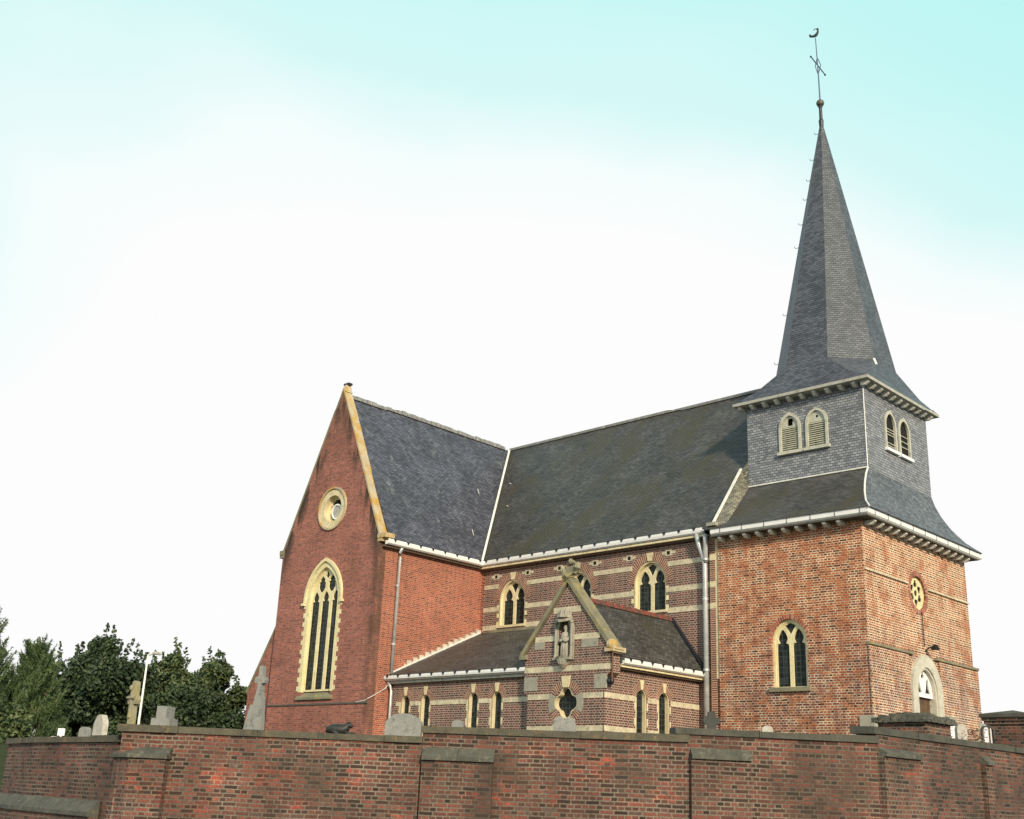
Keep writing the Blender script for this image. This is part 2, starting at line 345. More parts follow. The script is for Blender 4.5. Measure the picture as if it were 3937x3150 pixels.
SLATE_S = slate_mat('spire slate', [(0, (.055, .058, .078)), (.5, (.085, .090, .115)), (1, (.120, .126, .155))], w=.15, h=.075, speck=(.40, .40, .38), tone=(.82, 1.2))
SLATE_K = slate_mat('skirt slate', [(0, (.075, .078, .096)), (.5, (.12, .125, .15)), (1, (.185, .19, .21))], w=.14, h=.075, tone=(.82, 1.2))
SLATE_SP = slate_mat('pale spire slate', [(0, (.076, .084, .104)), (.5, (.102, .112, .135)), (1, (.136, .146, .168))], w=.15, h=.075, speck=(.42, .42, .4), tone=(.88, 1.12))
SLATE_C = slate_mat('pale cheek slate', [(0, (.12, .12, .10)), (.5, (.20, .19, .15)), (1, (.30, .28, .22))], w=.12, h=.07)
WHITE = plain('white paint', (.88, .87, .88), .45, var=.05, c2=(.68, .68, .70), rng=(.6, .85))
DKWOOD = plain('dark eaves board', (.13, .095, .065), .8)
CREAM = plain('cream paint', (.78, .67, .43), .6, c2=(.52, .42, .26))
LEAD = plain('lead flashing', (.74, .73, .70), .55, c2=(.45, .44, .41), rng=(.55, .8))
ZINC = plain('zinc pipe', (.50, .51, .53), .42, .3, .15, 4., c2=(.55, .55, .54))
DARKM = plain('dark metal', (.03, .035, .05), .5, .4)
BLUEM = plain('blue painted iron', (.012, .03, .11), .45, .2)
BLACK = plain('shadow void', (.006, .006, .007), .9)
SOFF = plain('grey timber', (.42, .41, .37), .8, c2=(.24, .23, .20))
SOFD = plain('dark soffit', (.10, .095, .085), .9)
CORB = plain('painted corbel', (.66, .65, .61), .7, c2=(.40, .39, .36), rng=(.5, .8))
WOOD = plain('brown door', (.115, .062, .030), .6, var=.3)
LOUV = plain('louvre', (.44, .43, .34), .7, c2=(.26, .26, .19))
DOORST = stone_mat('pale door stone', (.50, .47, .40), (.68, .64, .55), (.36, .34, .28), 2.5)
FRAMEW = plain('weathered frame', (.50, .49, .42), .7, c2=(.34, .34, .28))
RUST = plain('rust', (.16, .07, .04), .8)
RIDGE_R = plain('red ridge tile', (.26, .050, .032), .8, c2=(.085, .055, .045), scale=9., rng=(.35, .6))
RIDGE_G = plain('grey ridge tile', (.20, .20, .20), .8, c2=(.40, .39, .36), scale=9.)
def glass_mat():
    mt, n, bs = M('leaded glass')
    b = bricktex(n, .13, .145, .009, 0, 1, 2, 0, .1)
    c = ramp(n, [(0, (.006, .009, .010)), (.6, (.013, .020, .021)), (1, (.030, .044, .046))], b.outputs['Color'])
    col = mixc(n, b.outputs['Fac'], c, (.055, .060, .055))
    n.links.new(col, bs.inputs['Base Color']); bs.inputs['Roughness'].default_value = .35; bs.inputs['Specular IOR Level'].default_value = .18
    bump(n, bs, b.outputs['Color'], .004); return mt
GLASS = glass_mat()
# ------------------------------------------------------------------ ground
GZ = -7.05; ROAD = -9.35
# ------------------------------------------------------------------ the church
CH = thing('church', (4, 2, GZ), 'brick village church with slate roofs, cream banded nave and a tall slate spire', 'church')
def part(mb, name, mat, par=None, **k): return mb.build(name, mat, par if par is not None else CH, **k)

# --- transept
D = -4.742
GW = dict(x0=-3.41, x1=-1.90, zs=-1.70, za=-.62)
mb = MB(FS)
hole = arch(-3.44, -1.87, -1.70, -.58, 12, -4.88)
mb.prism([(-5.2, GZ-.3), (0, GZ-.3), (0, .03), (-2.6, 5.66), (-5.2, .03)], FRONT(D), 0, .29, [hole, circle(-2.6, 1.37, .66)])
part(mb, 'transept_gable_wall', BR_GABLE)
mb = MB(FS); mb.prism([(D+.29, GZ-.3), (3.6, GZ-.3), (3.6, -.2), (D+.29, -.2)], SIDE(0), 0, .4); part(mb, 'transept_side_wall', BR_TRAN)
mb = MB(FS); mb.box(-5.2, -4.8, D+.42, 3.6, GZ-.3, -.1)
part(mb, 'transept_side_wall', BR_TRAN)
mb = MB(FS); mb.box(-5.26, .03, D-.03, D, -5.12, -5.07); part(mb, 'string_course', SOFD)
def ringpath(x0, x1, zs, za, off, z0, n=12):
    a = arch(x0-off, x1+off, zs, za+off*1.25, n); return [(x0-off, z0)]+a+[(x1+off, z0)]
win = MB(FS)
g = GW
inn = ringpath(g['x0'], g['x1'], g['zs'], g['za'], 0, -4.70); outp = ringpath(g['x0'], g['x1'], g['zs'], g['za'], .15, -4.70)
win.strip(inn, outp, FRONT(D), -.012, .20)
z = -4.66; k = 0
while z < -1.95:                                     # toothed jamb stones
    if k % 2 == 0:
        win.box(g['x0']-.25, g['x0']-.148, D-.010, D+.1, z, z+.15); win.box(g['x1']+.148, g['x1']+.24, D-.010, D+.1, z, z+.15)
    z += .15; k += 1
W1 = part(win, 'great_window', STONE_Y)
tr = MB(FS)
holes = [keylight(-3.37, -2.99, -4.62, -1.80, -1.42), keylight(-2.85, -2.47, -4.62, -1.80, -1.42), keylight(-2.33, -1.95, -4.62, -1.80, -1.42)]
def vesica(cx, z0, z1, w, p=.06):
    zm = z0+(z1-z0)*.30; H = z1-z0
    l = [(0, z0), (-w*.62, z0+H*.12), (-w, zm), (-w, z0+H*.62), (-w+p, z0+H*.68), (-w+p*.6, z0+H*.78), (-w*.35, z0+H*.93), (0, z1)]
    return [(cx+x, zz) for x, zz in l]+[(cx-x, zz) for x, zz in reversed(l[1:-1])]
holes += [vesica(-2.92, -1.46, -.90, .175), vesica(-2.40, -1.46, -.90, .175), [(-2.66, -1.02), (-2.76, -.90), (-2.66, -.72), (-2.56, -.90)]]
tr.prism([(g['x0']-.01, -4.68)]+arch(g['x0']-.01, g['x1']+.01, g['zs'], g['za']+.02, 12)+[(g['x1']+.01, -4.68)], FRONT(D), .10, .14, holes)
part(tr, 'tracery', STONE_Y, W1)
gl = MB(FS); gl.prism([(g['x0']-.02, -4.7)]+arch(g['x0']-.02, g['x1']+.02, g['zs'], g['za'], 12)+[(g['x1']+.02, -4.7)], FRONT(D), .15, .17)
part(gl, 'pane', GLASS, W1)
sl = MB(FS); sl.add([(-3.60, D-.07, -4.88), (-1.72, D-.07, -4.88), (-1.72, D+.20, -4.66), (-3.60, D+.20, -4.66), (-3.60, D-.07, -4.95), (-1.72, D-.07, -4.95), (-1.72, D+.2, -4.95), (-3.60, D+.2, -4.95)],
    [(0, 1, 2, 3), (4, 5, 1, 0), (7, 6, 5, 4), (2, 6, 7, 3), (0, 3, 7, 4), (1, 5, 6, 2)])
part(sl, 'sill', COPE_D, W1)
hd = MB(FS); a = [(g['x0']-.16, -1.78)]+arch(g['x0']-.16, g['x1']+.16, g['zs'], g['za']+.19, 12)+[(g['x1']+.16, -1.78)]
b = [(g['x0']-.25, -1.78)]+arch(g['x0']-.25, g['x1']+.25, g['zs'], g['za']+.30, 12)+[(g['x1']+.25, -1.78)]
hd.strip(a, b, FRONT(D), -.07, .02)
for x in (g['x0']-.27, g['x1']+.23): hd.box(x-.05, x+.09, D-.10, D, -1.86, -1.78)
part(hd, 'hood_mould', STONE_Y, W1)
# rose opening in the gable
ro = MB(FS); ro.strip(circle(-2.6, 1.37, .46, 36), circle(-2.6, 1.37, .68, 36), FRONT(D), -.015, .3, True)
RO = part(ro, 'round_window', STONE, smooth=False)
ro = MB(FS); ro.strip(circle(-2.6, 1.37, .69, 36)[0:36], circle(-2.6, 1.37, .75, 36), FRONT(D), -.06, .02, True); part(ro, 'hood_mould', COPE_Y, RO)
ro = MB(FS); ro.prism(circle(-2.6, 1.37, .47, 36), FRONT(D), .18, .26, [lobes(-2.6, 1.37, .17, .22, 6, 48)]); part(ro, 'tracery', STONE_Y, RO)
ro = MB(FS); ro.prism(circle(-2.6, 1.37, .47, 24), FRONT(D), .27, .30); part(ro, 'void', BLACK, RO)
ro = MB(FS); ro.strip(circle(-2.50, 1.27, .22, 24), circle(-2.50, 1.27, .27, 24), FRONT(D), .08, .16, True); part(ro, 'vent_ring', WHITE, RO)
ro = MB(FS); ro.prism(circle(-2.50, 1.27, .22, 24), FRONT(D), .11, .14); part(ro, 'vent_grille', SOFF, RO)
# coping and kneelers: right side coloured as sunlit, left side as shaded
for s in (1, -1):
    cp = MB(FS); fx = lambda t: -2.6+s*t
    P0 = (fx(2.64), -.05); P1 = (fx(0.0), 5.66)
    ux, uz = P1[0]-P0[0], P1[1]-P0[1]; L_ = math.hypot(ux, uz); nx, nz_ = -uz/L_*(-s), ux/L_*(-s)
    th = .07
    q = [P0, P1, (P1[0], P1[1]+th*2.1), (P0[0]+abs(nx)*th*s, P0[1]+abs(nz_)*th)]
    cp.prism(q, FRONT(D), -.02, .31)
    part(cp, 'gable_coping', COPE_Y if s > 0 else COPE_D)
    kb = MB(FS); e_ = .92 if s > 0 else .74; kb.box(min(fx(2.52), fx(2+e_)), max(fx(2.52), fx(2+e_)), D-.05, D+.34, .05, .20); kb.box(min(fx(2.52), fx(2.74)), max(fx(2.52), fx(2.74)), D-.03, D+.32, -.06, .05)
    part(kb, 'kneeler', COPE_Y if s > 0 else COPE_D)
ap = MB(FS); ap.hexa([(-2.72, D-.01, 5.62), (-2.48, D-.01, 5.62), (-2.48, D+.30, 5.62), (-2.72, D+.30, 5.62)], [(-2.66, D+.06, 5.895), (-2.54, D+.06, 5.895), (-2.54, D+.24, 5.895), (-2.66, D+.24, 5.895)]); part(ap, 'apex_stone', COPE_Y)
ap = MB(FS); ap.box(-2.74, -2.46, D+.07, D+.25, 5.90, 5.97); part(ap, 'gable_finial', DARKM)
# transept roof: right and left slopes
sz = lambda x: 5.51*(.21-x)/2.81
rf = MB(FS)
for s in (1, -1):
    P = lambda x, y, dz: (x if s > 0 else -5.2-x, y, sz(x)+dz)
    rf.hexa([P(.21, D+.28, -.07), P(.21, 3.70, -.07), P(-2.6, 3.70, -.07), P(-2.6, D+.28, -.07)], [P(.21, D+.28, 0), P(.21, 3.70, 0), P(-2.6, 3.70, 0), P(-2.6, D+.28, 0)])
part(rf, 'transept_roof', SLATE_T)
rg = MB(FS); random.seed(3)
y = D+.33
while y < 3.5:
    rg.prism([(-.09, -.06), (.09, -.06), (.05, .06), (.02, .10+random.uniform(-.02, .03)), (-.02, .10), (-.05, .06)], lambda u, v, w, y=y: (-2.6+u, y+w, 5.51+v), 0, .21); y += .24
part(rg, 'ridge_crest', RIDGE_G)

# --- gutters with dark brackets
def gutter(fr, a, b, nrm, step=.56, h=.17, dep=.16, name='gutter', par=None, notch=True):
    """white box gutter from a to b (bottom back edge), nrm = outward horizontal unit"""
    g = MB(fr); a = Vector(a); b = Vector(b); nv = Vector(nrm); up = Vector((0, 0, 1))
    sec = [(0, 0), (dep*.62, 0), (dep*.92, h*.22), (dep, h*.62), (dep, h), (dep-.02, h), (dep-.02, h*.7), (0, h*.7)]
    va = [a+nv*p+up*q for p, q in sec]; vb = [b+nv*p+up*q for p, q in sec]; m = len(sec)
    g.add(va+vb, [tuple(range(m)), tuple(range(2*m-1, m-1, -1))]+[(i, (i+1) % m, m+(i+1) % m, m+i) for i in range(m)])
    o = part(g, name, WHITE, par)
    n = int((b-a).length/step); d = (b-a).normalized()
    for i in range(n+1):
        br = MB(fr)
        p = a+(b-a)*((i+.5)/(n+1)) if n else a
        if notch:
            q = p+nv*(dep+.004)+up*h
            br.hexa([q-d*.055, q+d*.055, q+d*.055+nv*.012, q-d*.055+nv*.012], [q-d*.006-up*.075, q+d*.006-up*.075, q+d*.006-up*.075+nv*.012, q-d*.006-up*.075+nv*.012])
            br.hexa([q-d*.055-nv*dep, q+d*.055-nv*dep, q+d*.055+nv*.01, q-d*.055+nv*.01], [x+up*.02 for x in (q-d*.055-nv*dep, q+d*.055-nv*dep, q+d*.055+nv*.01, q-d*.055+nv*.01)])
        else:
            q = p+nv*(dep-.04)
            br.hexa([q, q+d*.012, q+d*.012+nv*.046, q+nv*.046], [x+up*(h+.004) for x in (q, q+d*.012, q+d*.012+nv*.046, q+nv*.046)])
        br.build('gutter_bracket', DARKM, o)
    return o
gutter(FS, (.16, D+.10, -.15), (.16, -.20, -.15), (1, 0, 0))
gutter(FN, (.20, -.14, -.15), (9.50, -.14, -.15), (0, -1, 0))
c = MB(FS); c.box(0, .17, D+.1, -.2, -.22, -.155); part(c, 'eaves_board', DKWOOD)
# --- nave
WIN = [(.90, 2.11), (3.82, 5.03), (6.75, 7.97)]
mb = MB()
hs = [[(a, -2.21)]+arch(a, b, -1.36, -.68, 10)+[(b, -2.21)] for a, b in WIN]
mb.prism([(.02, GZ-.3), (9.90, GZ-.3), (9.90, -.2), (.02, -.2)], FRONT(0), 0, .42, hs)
part(mb, 'nave_wall', BR_NAVE)
mb = MB(); mb.box(-5.1, 9.8, 7.3, 7.6, GZ-.3, -.1); part(mb, 'nave_wall', BR_NAVE)
for (a, b) in WIN:
    w = b-a; xm = (a+b)/2
    v = MB(); A = arch(a, b, -1.36, -.68, 14); O = arch(a-.24, b+.24, -1.36, -.44, 14)
    v.strip(A, O, FRONT(0), -.008, .06)
    A2 = [Vector((x, -1.36)) for x in (0,)]
    def uvf(q, n, xm=xm): 
        ang = math.atan2(q.z+1.45, q.x-xm); return (math.hypot(q.z+1.45, q.x-xm)*.3+.02, ang*.74)
    WO = part(v, 'nave_window', VOUSS, uvf=uvf)
    j = MB(); ip = [(a, -2.21)]+A+[(b, -2.21)]; 
    jp = [(a+.045, -2.21)]+arch(a+.045, b-.045, -1.36, -.73, 14)+[(b-.045, -2.21)]
    j.strip(jp, ip, FRONT(0), .02, .20)
    for k in range(6):
        if k % 2 == 0: j.box(a-.10, a, -.006, .1, -2.21+k*.14, -2.21+k*.14+.14); j.box(b, b+.10, -.006, .1, -2.21+k*.14, -2.21+k*.14+.14)
    part(j, 'jamb', STONE_Y, WO)
    t = MB(); l = a+.05; r_ = b-.05; mm = xm
    hl = [keylight(l+.05, mm-.055, -2.19, -1.42, -.97, .08), keylight(mm+.055, r_-.05, -2.19, -1.42, -.97, .08),
          [(mm, -1.17), (mm-.10, -.98), (mm-.17, -.86), (mm, -.775), (mm+.17, -.86), (mm+.10, -.98)]]
    t.prism([(l, -2.21)]+arch(l, r_, -1.36, -.735, 12)+[(r_, -2.21)], FRONT(0), .12, .17, hl); part(t, 'tracery', STONE, WO)
    gl = MB(); gl.prism([(l, -2.21)]+arch(l, r_, -1.36, -.74, 12)+[(r_, -2.21)], FRONT(0), .18, .20); part(gl, 'pane', GLASS, WO)
    s = MB(); s.box(a-.06, b+.06, -.05, .25, -2.285, -2.21); part(s, 'sill', STONE, WO)
    kz = MB(); kz.prism([(xm-.075, -.69), (xm+.075, -.69), (xm+.125, -.44), (xm-.125, -.44)], FRONT(0), -.025, .05); part(kz, 'keystone', STONE, WO)
def bands(fr, mapf, segs, z0, z1, name='stone_band', mat=None, pr=-.012, par=None):
    for a, b in segs: m = MB(fr); m.prism([(a, z0), (b, z0), (b, z1), (a, z1)], mapf, pr, .03); part(m, name, mat or STONE_BAND, par)
def cut(lo, hi, gaps):
    res = []; x = lo
    for a, b in gaps:
        if a > x: res.append((x, a))
        x = max(x, b)
    if x < hi: res.append((x, hi))
    return res
bands(FN, FRONT(0), cut(.12, 9.6, [(a-.07, b+.07) for a, b in WIN]), -.93, -.785)
bands(FN, FRONT(0), cut(.12, 9.6, [(a-.0, b+.0) for a, b in WIN]), -1.71, -1.56)
bands(FN, FRONT(0), cut(.12, 9.6, [(a-.07, b+.07) for a, b in WIN]), -2.33, -2.17)
for x in (.70, 2.20, 3.64, 5.16, 6.56, 8.07):
    m = MB(); m.prism([(x-.25, -.56), (x-.25, -.48), (x-.12, -.48), (x-.12, -.43), (x+.12, -.43), (x+.12, -.48), (x+.25, -.48), (x+.25, -.56), (x+.12, -.56), (x+.12, -.61), (x-.12, -.61), (x-.12, -.56)], FRONT(0), -.012, .02)
    o = part(m, 'vent_stone', STONE_BAND)
    m = MB(); m.prism([(x-.055, -.575), (x+.055, -.575), (x+.055, -.465), (x-.055, -.465)], FRONT(0), -.016, .0); part(m, 'vent_hole', BLACK, o)
m = MB(); m.box(.02, 9.6, -.22, 0, -.225, -.165); part(m, 'cornice', CREAM)
m = MB(); m.box(.02, 9.6, -.12, 0, -.275, -.227); part(m, 'eaves_board', DKWOOD)
m = MB()
for k in range(34): m.box(.004, .07+(.08 if k % 2 else 0), -.03, .004, -2.45+k*.066, -2.45+k*.066+.064)
part(m, 'corner_quoins', BR_TRAN)
m = MB(); m.box(9.60, 9.78, -.06, 0, GZ, -.2); part(m, 'pilaster', VOUSS)
m = MB(); m.box(9.78, 9.87, -.05, 0, -4.3, -.22)
for z in (-.93, -1.71, -2.33): m.box(9.60, 9.78, -.068, -.06, z, z+.17)
part(m, 'quoin_strip', STONE)
# nave roof (front slope bends a little at the foot), back slope, end cheek
nz_ = lambda y: 5.51*(y+.21)/(3.68+.21)
XE = 9.99
rf = MB()
def slab(mb, pts, dz=-.07):
    mb.add([(x, y, z) for x, y, z in pts]+[(x, y, z+dz) for x, y, z in pts], [(0, 1, 2, 3), (7, 6, 5, 4)]+[(i, 4+i, 4+(i+1) % 4, (i+1) % 4) for i in range(4)])
slab(rf, [(-2.7, -.21, 0), (XE, -.21, 0), (XE, 3.68, 5.51), (-2.7, 3.68, 5.51)])
slab(rf, [(XE, 3.68, 5.51), (XE, 7.66, 0), (-2.7, 7.66, 0), (-2.7, 3.68, 5.51)])
part(rf, 'nave_roof', SLATE_N)
rf = MB(); slab(rf, [(XE-.1, 3.68, 5.505), (12.3, 3.68, 5.505), (12.3, 2.9, 4.425), (XE-.1, 2.9, 4.425)]); slab(rf, [(XE-.1, 3.68, 5.505), (XE-.1, 7.0, .9), (12.3, 4.6, 4.23), (12.3, 3.68, 5.505)]); part(rf, 'nave_roof_end', SLATE_N)
rf = MB(); rf.box(-2.6, XE, 3.60, 3.76, 5.46, 5.555); part(rf, 'ridge_cap', RIDGE_G)
# chancel behind the transept
ch = MB(); slab(ch, [(-10.5, -.25, -.4), (-5.3, -.25, -.4), (-5.3, 3.68, 4.9), (-10.5, 3.68, 4.9)]); slab(ch, [(-5.3, 3.68, 4.9), (-5.3, 7.6, -.4), (-10.5, 7.6, -.4), (-10.5, 3.68, 4.9)]); part(ch, 'chancel_roof', SLATE_N)
ch = MB(); ch.box(-10.3, -5.1, 0, 7.3, GZ-.3, -.5); ch.prism([(0, -.5), (7.3, -.5), (3.68, 4.7)], SIDE(-10.3), 0, .3); part(ch, 'chancel_wall', BR_NAVE)
ch = MB(); ch.prism([(0, -.45), (7.3, -.45), (3.68, 5.2)], SIDE(XE-.1), .0, .3); part(ch, 'nave_end_wall', BR_NAVE)
# valley flashing
va = MB(); vp = [Vector((.21, -.21, .0)), Vector((-2.55, 3.60, 5.42))]
d = (vp[1]-vp[0]).normalized(); side = Vector((1, -.9, 0)).normalized(); side = (side-d*side.dot(d)).normalized(); n_ = d.cross(side)
if n_.z < 0: n_ = -n_
tdir = d.cross(n_).normalized()
q = lambda p: [p-tdir*.085+n_*.0, p+tdir*.085+n_*.0, p+tdir*.085+n_*.075, p-tdir*.085+n_*.075]
va.hexa(q(vp[0]), q(vp[1])); part(va, 'valley_flashing', LEAD)
for (x, y, dx) in ((-1.05, .95, -1), (-1.45, 2.3, 1), (-.1, -.1, -1), (-.75, 1.5, 1)):      # snow hooks
    z_ = (sz(x-.2) if dx < 0 else nz_(y)); m = MB(); X = x-.2 if dx < 0 else x+.35
    Y = y-.15 if dx < 0 else y; zz = sz(X) if dx < 0 else nz_(Y)
    m.bar((X, Y, zz+.02), (X+.02, Y-.10, zz+.20 if dx < 0 else zz+.02), .022, .022); part(m, 'roof_hook', LEAD)

# --- buttress left of the gable
m = MB(FS); m.prism([(-5.2, -2.1), (-6.62, -4.4), (-6.75, -4.55), (-6.75, GZ-.3), (-5.2, GZ-.3)], FRONT(D+.22), 0, .6); part(m, 'buttress', BR_GABLE)
m = MB(FS); m.prism([(-5.2, -1.97), (-6.66, -4.33), (-6.86, -4.56), (-6.75, -4.62), (-5.2, -2.1)], FRONT(D+.18), 0, .68); part(m, 'buttress_coping', COPE_D)

# --- lean-to aisle
LY = -3.89
LC = [(.73, 1.12), (1.66, 2.05), (3.76, 4.15), (4.74, 5.13)]
mb = MB(); hs = [[(a, -6.35)]+arch(a, b, -5.03, -4.83, 8)+[(b, -6.35)] for a, b in LC]
mb.prism([(.02, GZ-.3), (6.42, GZ-.3), (6.42, -4.42), (.02, -4.42)], FRONT(LY), 0, .4, hs); part(mb, 'aisle_wall', BR_NAVE)
def lancet(fr, mapf, a, b, z0, zs, za, kz0=None, inv=False):
    xm = (a+b)/2
    def uvf(q, n):
        e = q.x-xm if not inv else q.y-xm
        return (.05, math.atan2(q.z-zs+.05, e)*.40)
    v = MB(fr); A = arch(a, b, zs, za, 10); O = arch(a-.19, b+.19, zs, za+.19, 10); v.strip(A, O, mapf, -.008, .05); w = part(v, 'lancet_window', VOUSS, uvf=uvf)
    j = MB(fr); j.strip([(a+.025, z0)]+arch(a+.025, b-.025, zs, za-.02, 10)+[(b-.025, z0)], [(a, z0)]+A+[(b, z0)], mapf, .015, .17)
    k = 0; z = z0
    while z < zs-.1:
        if k % 2: j.prism([(a-.09, z), (a, z), (a, z+.2), (a-.09, z+.2)], mapf, -.006, .1); j.prism([(b, z), (b+.06, z), (b+.06, z+.2), (b, z+.2)], mapf, -.006, .1)
        else: j.prism([(a-.04, z), (a, z), (a, z+.2), (a-.04, z+.2)], mapf, -.006, .1)
        k += 1; z += .2
    part(j, 'jamb', STONE, w)
    gl = MB(fr); gl.prism([(a+.03, z0)]+arch(a+.03, b-.03, zs, za, 10)+[(b-.03, z0)], mapf, .13, .15); part(gl, 'pane', GLASS, w)
    s = MB(fr); s.prism([(a-.05, z0-.09), (b+.05, z0-.09), (b+.05, z0), (a-.05, z0)], mapf, -.04, .2); part(s, 'sill', STONE, w)
    kk = MB(fr); kk.prism([(xm-.045, za-.01), (xm+.045, za-.01), (xm+.085, za+.24), (xm-.085, za+.24)], mapf, -.025, .04); part(kk, 'keystone', STONE, w)
for a, b in LC: lancet(FN, FRONT(LY), a, b, -6.35, -5.03, -4.83)
bands(FN, FRONT(LY), cut(.5, 6.3, [(a-.04, b+.04) for a, b in LC]), -5.15, -5.02)
la = lambda y: -4.26+(y+4.13)*(1.87/4.13)
rf = MB(); slab(rf, [(.0, -4.13, -4.26), (8.0, -4.13, -4.26), (8.0, 0, -2.39), (.0, 0, -2.39)], -.1); part(rf, 'aisle_roof', SLATE_L)
rf = MB(); rf.box(.55, 6.9, -.09, 0, -2.44, -2.345); part(rf, 'aisle_flashing', COPE_D)
gutter(FN, (.02, -3.98, -4.39), (6.25, -3.98, -4.39), (0, -1, 0), .54, .15, .16)
m = MB(); m.box(.02, 6.25, -4.02, LY, -4.47, -4.395); part(m, 'eaves_board', SOFF)
# stepped stones along the transept wall
random.seed(5)
for i in range(15):
    y = -3.72+i*.25; m = MB(); z = la(y)+.035
    m.box(.028, .09, y, y+.185, z-.02, z+.155+random.uniform(-.02, .02)); part(m, 'stepped_flashing', DOORST)
m = MB(); m.bar((.07, -3.95, la(-3.95)+.03), (.07, -.05, la(-.05)+.03), .09, .05); part(m, 'verge_flashing', LEAD)

# --- gabled vestry wing
WY = -4.138; WX0, WX1 = 6.38, 9.14
mb = MB()
mb.prism([(WX0, GZ-.3), (WX1, GZ-.3), (WX1, -4.62), (9.34, -4.50), (9.34, -3.95), (7.79, -2.10), (6.25, -3.95), (6.25, -4.95), (WX0, -5.02)], FRONT(WY), 0, .38, [lobes(7.80, -5.24, .20, .215, 4, 36, math.pi/4*0), [(7.50, -4.12), (7.93, -4.12), (7.93, -3.30), (7.86, -3.12), (7.72, -3.04), (7.57, -3.12), (7.50, -3.30)]])
part(mb, 'vestry_gable_wall', BR_NAVE)
SLN = [(-2.83, -2.40), (-1.86, -1.40)]
mb = MB(); hs = [[(a, -6.35)]+arch(a, b, -5.02, -4.80, 8)+[(b, -6.35)] for a, b in SLN]
mb.prism([(WY+.38, GZ-.3), (0, GZ-.3), (0, -4.33), (WY+.38, -4.33)], SIDE(WX1), 0, .35, hs); part(mb, 'vestry_side_wall', BR_NAVE)
for a, b in SLN: lancet(FN, SIDE(WX1), a, b, -6.35, -5.02, -4.80, inv=True)
bands(FN, FRONT(WY), [(6.25, 9.345)], -4.42, -4.27)
bands(FN, FRONT(WY), [(6.40, 7.20), (8.41, WX1)], -5.14, -5.0)
bands(FN, FRONT(WY), [(6.40, WX1)], -5.97, -5.83)
bands(FN, FRONT(WY), [(6.62, 7.36), (8.06, 8.96)], -3.60, -3.45)
bands(FN, FRONT(WY), [(7.28, 8.28)], -2.86, -2.70)
bands(FN, SIDE(WX1), cut(WY-.012, 0, [(a-.05, b+.05) for a, b in SLN]), -5.14, -5.0)
bands(FN, SIDE(WX1), cut(WY-.012, 0, [(a-.05, b+.05) for a, b in SLN]), -5.97, -5.83)
for x0, x1 in ((6.245, 6.74), (8.78, 9.20)): bands(FN, FRONT(WY), [(x0, x1)], -4.90, -4.53, 'padstone', STONE_G)
bands(FN, FRONT(WY), [(6.60, 6.98)], -3.80, -3.60, 'padstone', STONE_G); bands(FN, FRONT(WY), [(8.32, 8.9)], -3.82, -3.60, 'padstone', STONE_G)
m = MB(); m.ball((9.25, WY+.1, -4.72), .10, .12, .10); part(m, 'corbel', DARKM)
# oculus of the vestry
def ouv(q, n): return (.05, math.atan2(q.z+5.24, q.x-7.80)*.48)
oc = MB(); oc.strip(circle(7.80, -5.24, .41, 36), circle(7.80, -5.24, .60, 36), FRONT(WY), -.008, .05, True); OC = part(oc, 'vestry_round_window', VOUSS, uvf=ouv)
for a0 in (0, 180):
    s_ = MB(); A = [(7.80+.405*math.cos(R(a)), -5.24+.405*math.sin(R(a))) for a in range(a0-25, a0+26, 5)]; O = [(7.80+.62*math.cos(R(a)), -5.24+.62*math.sin(R(a))) for a in range(a0-25, a0+26, 5)]
    s_.strip(A, O, FRONT(WY), -.02, .06); part(s_, 'side_stone', STONE_G, OC)
s_ = MB(); s_.prism([(7.69, -4.84), (7.91, -4.84), (7.96, -4.54), (7.64, -4.54)], FRONT(WY), -.03, .05); part(s_, 'keystone', STONE, OC)
s_ = MB(); s_.strip(lobes(7.80, -5.24, .20, .19, 4, 36), circle(7.80, -5.24, .41, 36), FRONT(WY), .005, .17, True); part(s_, 'jamb', STONE, OC)
s_ = MB(); s_.prism(circle(7.80, -5.24, .42, 24), FRONT(WY), .16, .18); part(s_, 'pane', GLASS, OC)
# niche
n1 = MB(); n1.strip([(7.50, -4.12), (7.50, -3.30), (7.57, -3.12), (7.72, -3.04), (7.86, -3.12), (7.93, -3.30), (7.93, -4.12)], [(7.37, -4.12), (7.37, -3.24), (7.48, -3.02), (7.72, -2.92), (7.95, -3.02), (8.06, -3.24), (8.06, -4.12)], FRONT(WY), -.05, .03)
NI = part(n1, 'statue_niche', STONE_G)
n1 = MB(); n1.prism([(7.46, -4.15), (7.97, -4.15), (7.97, -3.0), (7.46, -3.0)], FRONT(WY), .22, .26); part(n1, 'back_panel', STONE_BAND, NI)
n1 = MB()
n1.tube([(7.715, WY-.05, -4.34), (7.715, WY-.07, -4.26), (7.715, WY-.02, -4.18), (7.715, WY+.0, -4.12)], [.05, .13, .22, .26], 12); n1.box(7.40, 8.03, WY-.15, WY+.2, -4.125, -4.06)
part(n1, 'pedestal', STONE_G, NI)
n1 = MB(); n1.tube([(7.715, WY-.02, -3.06), (7.715, WY-.04, -3.0)], .27, 8); n1.tube([(7.715, WY-.02, -3.0), (7.715, WY-.02, -2.80)], .21, 8, .14)
for k in range(5): a = R(180+k*45); n1.tube([(7.715+.2*math.cos(a), WY+.0+.2*math.sin(a), -3.0), (7.715+.17*math.cos(a), WY+.17*math.sin(a), -2.86), (7.715+.15*math.cos(a), WY+.15*math.sin(a), -2.74)], [.04, .045, .01], 6)
part(n1, 'canopy', STONE_G, NI)
for x in (7.43, 8.0):
    n1 = MB(); n1.tube([(x, WY-.06, -4.06), (x, WY-.06, -3.12)], .035, 8); n1.ball((x, WY-.06, -4.03), .055); n1.ball((x, WY-.06, -3.12), .055); part(n1, 'colonnette', STONE_G, NI)
